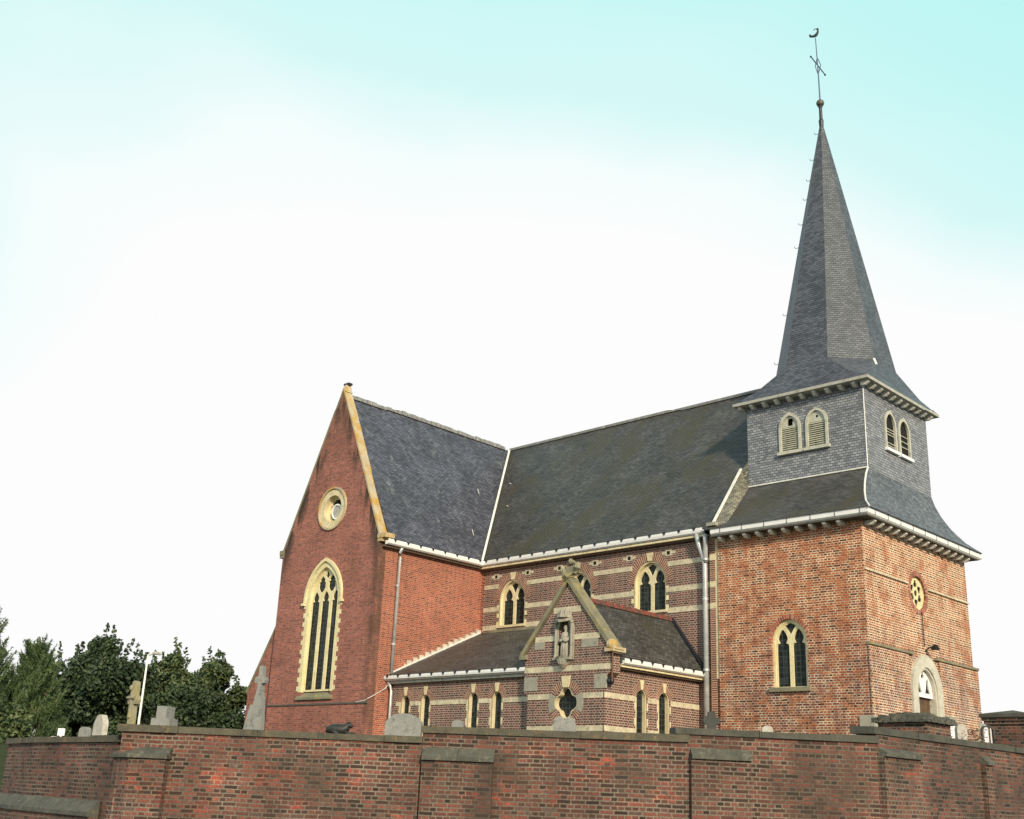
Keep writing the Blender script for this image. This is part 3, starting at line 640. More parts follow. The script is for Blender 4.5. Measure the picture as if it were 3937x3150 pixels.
# copings, kneelers, finial
for s in (-1, 1):
    m = MB(); x0 = 7.79+s*1.66; P0 = (x0, -4.02); P1 = (7.79, -2.02)
    m.prism([P0, P1, (7.79, -1.86), (x0+s*.06, -3.92)], FRONT(WY), -.06, .34); part(m, 'gable_coping', COPE_D)
m = MB(); m.box(9.20, 9.50, WY-.10, WY+.42, -3.98, -3.86); m.ball((9.36, WY+.02, -3.80), .15, .18, .15, 10, 6); part(m, 'kneeler', COPE_Y)
m = MB(); m.box(6.10, 6.36, WY-.10, WY+.42, -4.05, -3.93); part(m, 'kneeler', COPE_D)
m = MB(); m.bar((7.79, WY+.12, -1.98), (7.79, WY+.12, -1.45), .15, .22); m.bar((7.58, WY+.12, -1.74), (8.02, WY+.12, -1.66), .15, .20)
m.tube([(7.60, WY+.05, -1.86), (7.55, WY+.05, -1.70), (7.62, WY+.1, -1.58), (7.70, WY+.1, -1.62)], [.05, .10, .08, .03], 7); m.tube([(7.98, WY+.05, -1.78), (8.06, WY+.05, -1.66), (8.02, WY+.1, -1.54), (7.92, WY+.1, -1.55)], [.05, .10, .09, .03], 7); m.tube([(7.70, WY+.1, -1.52), (7.80, WY+.08, -1.44), (7.95, WY+.08, -1.48)], [.05, .10, .03], 7); m.tube([(7.70, WY-.02, -1.98), (7.80, WY-.08, -1.85), (7.92, WY-.02, -1.80)], [.07, .10, .04], 7)
part(m, 'gable_finial', COPE_D)
m = MB(); m.tube([(9.42, WY-.03, -3.9), (9.42, WY-.03, -4.75)], .02, 6); part(m, 'rusty_pipe', RUST)
# wing roof
rf = MB(); RX0, RX1 = 7.85, 8.20
slab(rf, [(9.37, -3.78, -4.12), (9.37, 0.02, -4.12), (RX1, .02, -2.53), (RX0, -3.78, -2.40)], -.1)
slab(rf, [(RX0, -3.78, -2.40), (RX1, .02, -2.53), (6.5, .02, -4.2), (6.1, -3.78, -4.2)], -.1)
part(rf, 'vestry_roof', SLATE_L)
N = 15
for i in range(N):
    t = (i+.02)/N; t1 = (i+.93)/N; p = Vector((RX0, -3.76, -2.40)).lerp(Vector((RX1, .0, -2.53)), t); q_ = Vector((RX0, -3.76, -2.40)).lerp(Vector((RX1, .0, -2.53)), t1)
    m = MB(); m.hexa([p+Vector((-.10, 0, -.07)), p+Vector((.10, 0, -.07)), p+Vector((.035, 0, .06)), p+Vector((-.035, 0, .06))], [q_+Vector((-.10, 0, -.07)), q_+Vector((.10, 0, -.07)), q_+Vector((.035, 0, .075)), q_+Vector((-.035, 0, .075))]); part(m, 'ridge_tile', RIDGE_R)
m = MB(); m.bar((RX1+.02, -.06, -2.50), (9.44, -.06, -4.08), .10, .06); part(m, 'verge_flashing', DARKM)
gutter(FN, (9.30, -3.70, -4.26), (9.30, -.02, -4.26), (1, 0, 0), .52, .15, .16)
m = MB(); m.box(9.14, 9.34, -3.70, 0, -4.325, -4.265); part(m, 'cornice', CREAM)
m = MB(); m.box(9.14, 9.27, -3.70, 0, -4.37, -4.327); part(m, 'eaves_board', DKWOOD)
# --- downpipes
def pipe(fr, pts, r=.048, nm='downpipe'):
    m = MB(fr); m.tube(pts, r, 10); o = part(m, nm, ZINC, smooth=True)
    a, b = Vector(pts[-2]), Vector(pts[-1]); n = max(1, int((b-a).length/1.6))
    for i in range(n):
        c_ = a.lerp(b, (i+.5)/n); m = MB(fr); m.tube([c_-Vector((0, 0, .03)), c_+Vector((0, 0, .03))], r*1.25, 10); m.build('pipe_collar', ZINC, o)
    return o
pipe(FS, [(.20, -3.95, -.15), (.11, -3.93, -.30), (.08, -3.92, -.45), (.08, -3.92, -4.16)], .055)
pipe(FN, [(.20, -4.02, -4.40), (.24, -3.98, -4.55), (.30, -3.95, -4.7), (.30, -3.95, GZ)], .05)
pipe(FN, [(9.26, -.22, -.10), (9.30, -.20, -.40), (9.42, -.14, -.80), (9.47, -.12, -1.05), (9.47, -.12, GZ)], .075)
pipe(FN, [(9.62, -.30, -.20), (9.60, -.26, -.45), (9.52, -.16, -.80), (9.50, -.13, -1.0)], .07)
pipe(FN, [(9.40, -.10, -4.22), (9.44, -.12, -4.42), (9.47, -.13, -4.7)], .045)
# --- tower (its own slightly turned frame, origin at the nave's end)
TW, TY0, TY1 = 4.5, -.09, 6.376
mb = MB(FT); H = [[(1.68, -4.62)]+arch(1.68, 2.76, -3.40, -2.79, 12)+[(2.76, -4.62)]]
mb.prism([(0.0, GZ-.3), (TW, GZ-.3), (TW, -.30), (0.0, -.30)], FRONT(TY0), 0, .45, H)
part(mb, 'tower_front_wall', BR_TOWER)
mb = MB(FT); mb.box(0, TW, TY1-.3, TY1, -3.55, -.3); mb.box(0, TW, TY1-.3, TY1+.18, GZ-.3, -3.55); part(mb, 'tower_back_wall', BR_TOWER_S)
mb = MB(FT); SH = [circle(3.03, -1.83, .47, 36), [(2.44, -6.7)]+arch(2.44, 3.64, -4.55, -3.86, 12)+[(3.64, -6.7)]]
mb.prism([(TY0+.45, GZ-.3), (TY1-.3, GZ-.3), (TY1-.3, -.30), (TY0+.45, -.30)], SIDE(TW), 0, .45, SH)
mb.add([(TW+.001, TY0, GZ-.3)], [])
part(mb, 'tower_side_wall', BR_TOWER_S)
# skin of lime jointed brick on the corner return
mb = MB(FT); mb.box(TW, TW+.012, TY0, TY0+.455, GZ, -.31); part(mb, 'corner_return', BR_TOWER_S)
mb = MB(FT); mb.box(TW+.0, TW+.05, 3.98, TY1+.2, GZ, -3.60); part(mb, 'tower_plinth', BR_TOWER_S)
mb = MB(FT); mb.box(TW+.012, TW+.05, TY0-.03, 2.08, GZ, -3.60); part(mb, 'tower_plinth', BR_TOWER_S)
mb = MB(FT); mb.box(TW, TW+.05, TY0, 2.40, -1.67, -1.62); mb.box(TW, TW+.05, 3.66, TY1, -1.67, -1.62); part(mb, 'string_course', STONE_BAND)
mb = MB(FT); mb.box(TW, TW+.09, TY0-.05, 2.35, -3.60, -3.53); mb.box(TW, TW+.09, 3.72, TY1+.21, -3.60, -3.53); part(mb, 'string_course', COPE_D)
mb = MB(FT)
for i, (z, w) in enumerate(((GZ, .55), (-6.7, .38), (-6.35, .5), (-5.98, .32), (-5.66, .42))): mb.box(TW-w*.8, TW+.055, TY0-.035, TY0+w*.55, z, z+.30)
part(mb, 'corner_stone', STONE_G)
mb = MB(FT)
for i, (z, w) in enumerate(((GZ, .5), (-6.5, .36), (-5.95, .5), (-5.5, .3))): mb.box(TW-.1, TW+.085, TY1+.2-w, TY1+.22, z, z+.4)
part(mb, 'corner_stone', STONE_G)
# tower window
a, b = 1.68, 2.76; xm = (a+b)/2
v = MB(FT); v.strip(arch(a, b, -3.40, -2.79, 14), arch(a-.10, b+.10, -3.40, -2.68, 14), FRONT(TY0), -.008, .05)
TWN = part(v, 'tower_window', BR_TRAN, uvf=lambda q, n: (.05, math.atan2(q.z+3.5, q.x-9.899-xm)*.62))
j = MB(FT); j.strip([(a+.07, -4.6)]+arch(a+.07, b-.07, -3.40, -2.86, 14)+[(b-.07, -4.6)], [(a, -4.6)]+arch(a, b, -3.40, -2.79, 14)+[(b, -4.6)], FRONT(TY0), .08, .20); part(j, 'jamb', STONE_Y, TWN)
t = MB(FT); l, r_ = a+.05, b-.05
t.prism([(l, -4.6)]+arch(l, r_, -3.40, -2.85, 12)+[(r_, -4.6)], FRONT(TY0), .10, .15, [keylight(l+.06, xm-.055, -4.58, -3.50, -3.06, .07), keylight(xm+.055, r_-.06, -4.58, -3.50, -3.06, .07), [(xm, -3.22), (xm-.10, -3.06), (xm-.17, -2.97), (xm, -2.89), (xm+.17, -2.97), (xm+.10, -3.06)]]); part(t, 'tracery', STONE_Y, TWN)
t = MB(FT); t.prism([(l, -4.6)]+arch(l, r_, -3.40, -2.85, 12)+[(r_, -4.6)], FRONT(TY0), .16, .18); part(t, 'pane', GLASS, TWN)
t = MB(FT); t.box(a-.06, b+.08, TY0-.09, TY0+.2, -4.72, -4.61); part(t, 'sill', COPE_D, TWN)
# oculus
o_ = MB(FT); o_.strip(circle(3.03, -1.83, .47, 36), circle(3.03, -1.83, .60, 36), SIDE(TW), -.010, .05, True); OT = part(o_, 'tower_round_window', BR_TRAN, uvf=lambda q, n: (.05, math.atan2(q.z+1.83, q.y-3.12)*.55))
hs = [lobes(3.03, -1.83, .0, .09, 4)]+[lobes(3.03+.26*math.cos(R(60*k+30)), -1.83+.26*math.sin(R(60*k+30)), .05, .065, 3, 20, R(60*k+30)) for k in range(6)]
o_ = MB(FT); o_.prism(circle(3.03, -1.83, .47, 36), SIDE(TW), .07, .10, hs); part(o_, 'tracery', STONE_Y, OT)
o_ = MB(FT); o_.prism(circle(3.03, -1.83, .465, 24), SIDE(TW), .11, .13); part(o_, 'void', BLACK, OT)
# door
d_ = MB(FT); ip = [(2.44, -6.7)]+arch(2.44, 3.64, -4.55, -3.86, 14)+[(3.64, -6.7)]; op = [(2.12, -6.7)]+arch(2.12, 3.96, -4.55, -3.52, 14)+[(3.96, -6.7)]
d_.strip(ip, op, SIDE(TW), -.09, .03); DO = part(d_, 'door_surround', DOORST)
d_ = MB(FT); d_.strip([(2.50, -6.7)]+arch(2.50, 3.58, -4.55, -3.92, 14)+[(3.58, -6.7)], ip, SIDE(TW), -.05, .22); part(d_, 'reveal', DOORST, DO)
d_ = MB(FT); d_.prism([(2.50, -4.66)]+arch(2.50, 3.58, -4.55, -3.93, 12)+[(3.58, -4.66)], SIDE(TW), .05, .09, [
    [(2.62, -4.54), (2.95, -4.54), (2.88, -4.42), (2.83, -4.22), (2.78, -4.14), (2.72, -4.22), (2.69, -4.42)], [(3.13, -4.54), (3.46, -4.54), (3.39, -4.42), (3.36, -4.22), (3.30, -4.14), (3.25, -4.22), (3.20, -4.42)], lobes(3.04, -4.08, .05, .05, 3, 18, R(90))]); part(d_, 'transom_tracery', WHITE, DO)
d_ = MB(FT); d_.prism([(2.49, -4.66)]+arch(2.49, 3.59, -4.55, -3.92, 12)+[(3.59, -4.66)], SIDE(TW), .10, .11); part(d_, 'transom_pane', GLASS, DO)
d_ = MB(FT); d_.box(TW-.21, TW-.15, 2.50, 3.58, -6.7, -4.665)
for k in range(7): d_.box(TW-.151, TW-.142, 2.50+k*.155, 2.50+k*.155+.145, -6.7, -4.67)
DL = part(d_, 'door', WOOD, DO)
d_ = MB(FT); d_.box(TW-.141, TW-.125, 2.6, 3.4, -5.12, -5.06); part(d_, 'hinge', DARKM, DO)
# tower gutter, soffit and corbels
ge = .41
m = MB(FT)
for a, b, nrm in (((.02, TY0-ge+.16, -.29), (TW+ge-.16, TY0-ge+.16, -.29), (0, -1, 0)), ((TW+ge-.16, TY0-ge+.16, -.29), (TW+ge-.16, TY1+ge, -.29), (1, 0, 0))):
    pass
sec = [(0, 0), (.11, 0), (.15, .04), (.16, .19), (.14, .19), (.14, .12), (0, .12)]
path = [(.02, TY0-ge+.16, (0, -1)), (TW+ge-.16, TY0-ge+.16, (1, -1)), (TW+ge-.16, TY1+ge-.16, (1, 1)), (0, TY1+ge-.16, (0, 1))]
vs = [(x+n[0]*p, y+n[1]*p, -.30+q) for x, y, n in path for p, q in sec]; k = len(sec)
m.add(vs, [tuple(range(k)), tuple(range(4*k-1, 3*k-1, -1))]+[(i*k+j, i*k+(j+1) % k, (i+1)*k+(j+1) % k, (i+1)*k+j) for i in range(3) for j in range(k)])
TG = part(m, 'tower_gutter', WHITE)
for i in range(7): x = .35+i*.72; m = MB(FT); m.box(x, x+.012, TY0-ge-.004, TY0-ge+.02, -.27, -.108); part(m, 'gutter_joint', DARKM, TG)
for i in range(9): y = -.1+i*.74; m = MB(FT); m.box(TW+ge-.02, TW+ge+.004, y, y+.012, -.27, -.108); part(m, 'gutter_joint', DARKM, TG)
m = MB(FT); m.box(.0, TW+ge-.05, TY0-ge+.05, TY0, -.345, -.302); m.box(TW, TW+ge-.05, TY0, TY1+.2, -.345, -.302); part(m, 'soffit', SOFD)
def corbel(x0, x1, y0, y1, z0, z1, ax, par=None):
    m = MB(FT)
    if ax == 'y': m.prism([(y0, z1), (y0, z1-.05), (y0+.10, z0), (y1, z0), (y1, z1)], lambda u, v, w: (w, u, v), x0, x1)
    else: m.prism([(x1, z1), (x1, z1-.05), (x1-.10, z0), (x0, z0), (x0, z1)], lambda u, v, w: (u, w, v), y0, y1)
    part(m, 'corbel', CORB, par)
for i in range(10): x = .20+i*.415; corbel(x, x+.10, TY0-ge+.10, TY0-.004, -.47, -.35, 'y')
for i in range(14): y = .05+i*.455; corbel(TW+.014, TW+ge-.10, y, y+.10, -.47, -.35, 'x')
# skirt roof
BX0, BX1, BY0, BY1 = .337, 4.169, 1.128, 5.162
prof = [(1.42, 0, 0), (1.15, .28, .07), (.80, .64, .20), (.45, 1.00, .36), (.10, 1.38, .57), (-.13, 1.66, .80)]; PB = [0, .03, .13, .38, .86, 1.52]
m = MB(FT); vs = []
for (z, dy, dx), dyb in zip(prof, PB): vs += [(-.15, BY0-dy, z), (BX1+dx, BY0-dy, z), (BX1+dx, BY1+dyb, z), (-.15, BY1+dyb, z)]
n = len(prof); fs = []
for i in range(n-1): fs += [(4*i+j, 4*i+(j+1) % 4, 4*i+4+(j+1) % 4, 4*i+4+j) for j in range(4)]
fs.append((0, 3, 2, 1)); fs.append((4*n-4, 4*n-3, 4*n-2, 4*n-1))
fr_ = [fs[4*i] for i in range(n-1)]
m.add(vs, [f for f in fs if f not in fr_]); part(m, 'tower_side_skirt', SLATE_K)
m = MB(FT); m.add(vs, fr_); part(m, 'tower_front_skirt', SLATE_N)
m = MB(FT); m.tube([(BX1+dx+.01, BY0-dy-.01, z) for z, dy, dx in prof], .028, 6); part(m, 'hip_flashing', LEAD)
m = MB(FT); m.bar((BX0, BY0-.02, 1.43), (BX1, BY0-.02, 1.43), .05, .04); part(m, 'ledge_flashing', LEAD)
# cheek between nave roof and skirt
m = MB(FT); m.add([(.07, -.40, -.12), (.10, 1.10, 1.93), (.34, 1.13, 2.25), (.34, 1.10, 1.40), (.50, -.42, -.10), (.34, 1.13, 1.40)], [(0, 1, 2, 3, 4)]); m.add([(.06, -.42, -.02), (.10, 1.15, 2.02), (.36, 1.16, 2.30), (.36, 1.12, 1.38), (.50, -.44, -.12)], [(0, 1, 2, 3, 4)])
part(m, 'roof_cheek', SLATE_C)
m = MB(FT); m.bar((.06, -.44, 0.01), (.09, 1.10, 2.03), .07, .05); part(m, 'cheek_flashing', LEAD)
m = MB(FT); m.box(-.12, .20, -.48, -.20, -.02, .08); part(m, 'verge_stone', STONE_G)
# belfry
m = MB(FT)
BF = [(1.50, 2.10), (2.38, 2.98)]; BS = [(2.36, 2.98), (3.24, 3.88)]
hf = [[(a, 2.27)]+arch(a, b, 3.02, 3.44, 8)+[(b, 2.27)] for a, b in BF]
m.prism([(BX0, .6), (BX1-.0, .6), (BX1-.0, 4.0), (BX0, 4.0)], FRONT(BY0), 0, .2, hf)
m.box(BX0, BX0+.2, BY0+.2, BY1, .6, 4.0); m.box(BX0+.2, BX1, BY1-.2, BY1, .6, 4.0); part(m, 'belfry_wall', SLATE_B)
m = MB(FT); hsd = [[(a, 2.27)]+arch(a, b, 3.02, 3.44, 8)+[(b, 2.27)] for a, b in BS]
m.prism([(BY0+.2, .9), (BY1-.2, .9), (BY1-.2, 4.0), (BY0+.2, 4.0)], SIDE(BX1), 0, .2, hsd); part(m, 'belfry_side_wall', SLATE_B)
m = MB(FT); m.tube([(BX1+.005, BY0-.005, 1.40), (BX1+.005, BY0-.005, 3.98)], .017, 6); part(m, 'corner_flashing', LEAD)
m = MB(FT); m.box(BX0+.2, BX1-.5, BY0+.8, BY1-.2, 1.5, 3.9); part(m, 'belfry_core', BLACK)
for i, (a, b) in enumerate(BF):
    m = MB(FT); m.strip([(a+.02, 2.30)]+arch(a+.02, b-.02, 3.02, 3.40, 10)+[(b-.02, 2.30)], [(a-.06, 2.30)]+arch(a-.06, b+.06, 3.02, 3.51, 10)+[(b+.06, 2.30)], FRONT(BY0), -.05, .12)
    o = part(m, 'belfry_opening', FRAMEW); m = MB(FT); m.box(a-.11, b+.11, BY0-.10, BY0+.1, 2.21, 2.30); part(m, 'sill', FRAMEW, o)
    m = MB(FT)
    for k in range(12): z = 2.31+k*.063; m.add([(a+.02, BY0-.01, z), (b-.02, BY0-.01, z), (b-.02, BY0+.06, z+.075), (a+.02, BY0+.06, z+.075), (a+.02, BY0-.01, z+.014), (b-.02, BY0-.01, z+.014), (b-.02, BY0+.06, z+.089), (a+.02, BY0+.06, z+.089)], [(0, 1, 2, 3), (7, 6, 5, 4), (0, 4, 5, 1), (1, 5, 6, 2), (2, 6, 7, 3), (3, 7, 4, 0)])
    part(m, 'louvres', LOUV, o)
    xm = (a+b)/2; hole = [(xm-.05, 3.12), (xm+.05, 3.12), (xm+.09, 3.18), (xm+.05, 3.24), (xm+.05, 3.30), (xm, 3.35), (xm-.05, 3.30), (xm-.05, 3.24), (xm-.09, 3.18)] if i == 0 else circle(xm, 3.22, .045, 12)
    if i == 0: hole = [(xm-.085, 3.09), (xm+.085, 3.09), (xm+.085, 3.22), (xm+.12, 3.24), (xm+.06, 3.31), (xm-.06, 3.31), (xm-.085, 3.27)]
    m = MB(FT); m.prism([(a+.02, 3.06)]+arch(a+.02, b-.02, 3.07, 3.40, 8)+[(b-.02, 3.06)], FRONT(BY0), .01, .04, [hole]); part(m, 'head_panel', FRAMEW, o)
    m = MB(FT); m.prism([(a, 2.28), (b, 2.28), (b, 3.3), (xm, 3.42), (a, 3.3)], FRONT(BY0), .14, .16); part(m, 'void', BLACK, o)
for i, (a, b) in enumerate(BS):
    m = MB(FT); m.strip([(a+.03, 2.30)]+arch(a+.03, b-.03, 3.02, 3.40, 10)+[(b-.03, 2.30)], [(a-.05, 2.30)]+arch(a-.05, b+.05, 3.02, 3.50, 10)+[(b+.05, 2.30)], SIDE(BX1), -.04, .03)
    o = part(m, 'belfry_opening', FRAMEW); m = MB(FT); m.box(BX1-.1, BX1+.09, a-.08, b+.08, 2.21, 2.30); part(m, 'sill', WHITE, o)
    m = MB(FT)
    for k in ((0, 1, 2, 5, 6, 7) if i == 0 else (3, 5, 7)): z = 2.32+k*.085; m.box(BX1-.035, BX1-.012, a+.03, b-.03, z, z+.022)
    part(m, 'louvres', FRAMEW, o)
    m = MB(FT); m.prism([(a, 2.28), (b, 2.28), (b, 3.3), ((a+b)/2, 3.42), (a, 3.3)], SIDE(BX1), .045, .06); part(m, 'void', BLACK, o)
# belfry eaves
EX0, EX1, EY0, EY1 = 2.253-2.223, 2.253+2.223, 3.145-2.324, 3.145+2.324
m = MB(FT); m.box(EX0+.02, EX1-.02, EY0+.02, EY1-.02, 3.965, 4.01); part(m, 'eaves_soffit', SOFF)
m = MB(FT); m.box(EX0, EX1, EY0-.01, EY0+.03, 3.97, 4.06); m.box(EX1-.03, EX1+.01, EY0, EY1, 3.97, 4.06); part(m, 'eaves_fascia', SOFF)
for i in range(10): x = EX0+.12+i*.42; corbel(x, x+.11, EY0+.07, BY0-.002, 3.84, 3.963, 'y')
for i in range(11): y = EY0+.16+i*.41; corbel(BX1+.002, EX1-.07, y, y+.11, 3.84, 3.963, 'x')
# spire with broach
cx, cy = 2.253, 3.145; T_ = math.tan(R(22.5))
def octo(a, z): return [(cx+x*a, cy+y*a, z) for x, y in ((-T_, -1), (T_, -1), (1, -T_), (1, T_), (T_, 1), (-T_, 1), (-1, T_), (-1, -T_))]
A0 = 1.69; zr = 5.12; zap = 14.30
o1 = octo(A0, zr); o2 = octo(.035, zap); o0 = []
sq = [(EX0, EY0), (EX1, EY0), (EX1, EY1), (EX0, EY1)]
fm = MB(FT); dm = MB(FT)
for k in range(4):
    i, j = 2*k, 2*k+1
    fm.add([o1[i], o1[j], o2[j], o2[i]], [(0, 1, 2, 3)])
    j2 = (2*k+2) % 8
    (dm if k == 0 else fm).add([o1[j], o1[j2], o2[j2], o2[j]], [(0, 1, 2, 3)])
sk = MB(FT); brm = MB(FT)
mid = []
for k in range(4):                               # mid ring of the flared skirt
    c0 = Vector((*sq[k], 4.06)); c1 = Vector((*sq[(k+1) % 4], 4.06)); p0 = Vector(o1[2*k]); p1 = Vector(o1[2*k+1])
    q0 = c0.lerp(p0, .45); q1 = c1.lerp(p1, .45)
    for q, cc in ((q0, c0), (q1, c1)):
        q.z -= .12; 
    sk.add([c0, c1, q1, q0], [(0, 1, 2, 3)]); sk.add([q0, q1, p1, p0], [(0, 1, 2, 3)])
    mid.append((q0, q1, c0, c1, p0, p1))
for k in range(4):
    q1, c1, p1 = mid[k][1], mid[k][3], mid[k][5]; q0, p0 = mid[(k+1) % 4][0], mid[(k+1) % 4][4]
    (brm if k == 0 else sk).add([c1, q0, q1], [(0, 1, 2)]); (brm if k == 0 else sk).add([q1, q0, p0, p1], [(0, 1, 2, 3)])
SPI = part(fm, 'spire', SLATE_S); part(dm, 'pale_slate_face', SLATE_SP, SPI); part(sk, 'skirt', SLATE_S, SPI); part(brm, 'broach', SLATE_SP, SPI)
m = MB(FT); m.bar(Vector(o1[2])+Vector((.0, -.05, .02)), Vector(o1[2])+Vector((.1, -.12, -.22)), .07, .05); part(m, 'hip_flashing', LEAD, SPI)
for k, f_ in enumerate((.03, .10, .155, .205, .27, .33, .50, .62)):       # iron hooks on the left arris
    p = Vector(o2[7]).lerp(Vector(o1[7]), f_*1.5 if f_*1.5 < 1 else .95); m = MB(FT)
    m.tube([p, p+Vector((-.06, -.03, -.03)), p+Vector((-.10, -.05, .0)), p+Vector((-.11, -.05, .06))], .009, 5); part(m, 'roof_hook', DARKM, SPI)
# finial
m = MB(FT); m.tube([(cx, cy, 14.15), (cx, cy, 14.36), (cx, cy, 14.42), (cx, cy, 14.85), (cx, cy, 14.93)], [.075, .085, .06, .055, .08], 10); FI = part(m, 'spire_finial', DARKM)
m = MB(FT); m.ball((cx, cy, 15.05), .135); part(m, 'ball', plain('bronze ball', (.12, .11, .09), .5, .3), FI, smooth=True)
m = MB(FT); m.tube([(cx, cy, 15.15), (cx-.01, cy, 16.2), (cx-.04, cy-.02, 17.68)], .026, 6, .016); part(m, 'rod', BLUEM, FI)
m = MB(FT); ca = Vector((.66, -.75, 0)).normalized()
c0 = Vector((cx-.01, cy, 16.55)); 
da = Vector((.886*.22, .464*.22, 0)); dd = Vector((.0, .0, .40))
m.bar(c0-da+dd, c0+da-dd, .03, .03); m.ball(c0-da+dd, .035); m.ball(c0+da-dd, .035)
m.tube([c0+Vector((-.02, 0, .30)), c0+Vector((-.09, -.03, .0)), c0+Vector((-.01, 0, -.34))], .013, 5); m.tube([c0+Vector((.0, 0, .30)), c0+Vector((.09, .03, .0)), c0+Vector((.0, 0, -.34))], .013, 5)
part(m, 'cross', BLUEM, FI)
m = MB(FT); X = Vector((.886, .464, 0)); c1 = Vector((cx-.04, cy-.02, 17.75))
pr = [(-.26, .0), (-.30, .10), (-.22, .13), (-.18, .05), (-.08, .06), (.02, .14), (.08, .24), (.10, .37), (.05, .40), (.13, .44), (.17, .38), (.165, .22), (.12, .08), (.04, -.01), (-.10, -.03)]
m.prism(pr, lambda u, v, w: tuple(c1+X*u*.72+Vector((-.464, .886, 0))*w+Vector((0, 0, v*.72))), -.03, .03)
m.prism([(-.08, .36), (-.02, .43), (.02, .46), (.0, .41), (-.06, .34)], lambda u, v, w: tuple(c1+X*u*.72+Vector((-.464, .886, 0))*w+Vector((0, 0, v*.72))), -.01, .01); m.bar(c1+X*.0+Vector((0, 0, .30)), c1+X*.07+Vector((0, 0, .29)), .012, .012)
part(m, 'weathercock', DARKM, FI)
# --- wires and small fittings
m = MB(FS); m.tube([(-.5, D-.03, -5.07), (-.1, D-.03, -5.04), (.03, D-.02, -4.98), (.04, -4.5, -4.85), (.05, -4.1, -4.62), (.06, -3.98, -4.45)], .012, 5); part(m, 'lightning_cable', LEAD)
m = MB(FT); m.tube([(TW+.04, 3.09, -2.35), (TW+.04, 3.12, -3.28)], .014, 5); part(m, 'lamp_cable', DARKM)

def FTv(x, y, z): return FT((x, y, z))
# lamp over the door
lp = FTv(TW, 3.2, -3.40); t = thing('wall_lamp', lp, 'small black lamp on the tower wall just above the arched door', 'lamp')
m = MB(FT); m.tube([(TW, 3.2, -3.42), (TW+.12, 3.2, -3.32), (TW+.28, 3.2, -3.30)], .02, 6); m.build('bracket', DARKM, t)
m = MB(FT); m.tube([(TW+.30, 3.2, -3.24), (TW+.30, 3.2, -3.30), (TW+.30, 3.2, -3.38)], [.04, .09, .12], 10); m.build('lamp_shade', BLACK, t)
# notice board right of the door
nb = FTv(TW, 4.3, GZ); t = thing('notice_board', nb, 'white notice board in a grey stone frame right of the tower door', 'notice board')
m = MB(FT); m.strip([(4.12, -6.3), (4.12, -5.18), (4.62, -5.18), (4.62, -6.3)], [(4.02, -6.3), (4.02, -5.06), (4.74, -5.06), (4.74, -6.3)], SIDE(TW), -.10, .0); m.build('frame', STONE_G, t)
m = MB(FT); m.prism([(4.12, -6.3), (4.62, -6.3), (4.62, -5.21), (4.12, -5.21)], SIDE(TW), -.07, -.05); bd = m.build('panel', WHITE, t)
m = MB(FT)
for k in range(5): m.prism([(4.2, -5.36-k*.08), (4.5-.05*(k % 3), -5.36-k*.08), (4.5-.05*(k % 3), -5.35-k*.08), (4.2, -5.35-k*.08)], SIDE(TW), -.074, -.07)
m.prism(circle(4.3, -5.62, .05, 10), SIDE(TW), -.075, -.07); m.build('printed_marks', plain('grey print', (.12, .12, .12)), bd)
# ------------------------------------------------------------------ boundary wall
def dz(px, py, z): # depth where the ray reaches height z
    q = at(px, py, 1)-CAM; return (z-CAM.z)/q.z
def pz(px, py, z): return at(px, py, dz(px, py, z))
Z2 = at(1625, 2831, 18.7).z; Z3 = at(1631, 2790, 18.7).z
d3 = dz(2666, 2827, Z3); Z4 = at(2624, 2794, d3).z; d4 = dz(3387, 2831, Z4); Z5 = at(3360, 2794, d4).z
d2 = dz(471, 2785, Z2); Z1 = at(465, 2828, d2+.35).z
print('wall z', Z1, Z2, Z3, Z4, Z5, 'd', d2, d3, d4, dz(3937, 2876, Z5), dz(140, 2832, Z1), dz(28, 2838, Z1))
V2 = lambda p: Vector((p.x, p.y, 0))
PX = [V2(pz(28, 2840, Z1)), V2(pz(132, 2833, Z1)), V2(at(452, 2800, d2+.32)), V2(pz(471, 2785, Z2)), V2(pz(1625, 2831, Z2)), V2(pz(2650, 2827, Z3)), V2(pz(3380, 2831, Z4)), V2(pz(3937, 2876, Z5))]
PX.append(PX[-1]+(PX[-1]-PX[-2]).normalized()*9)
WALL = thing('boundary_wall', (PX[4].x, PX[4].y, ROAD), 'long stepped churchyard retaining wall of dark red brick with stone coping and shallow capped buttresses', 'wall')
random.seed(11)
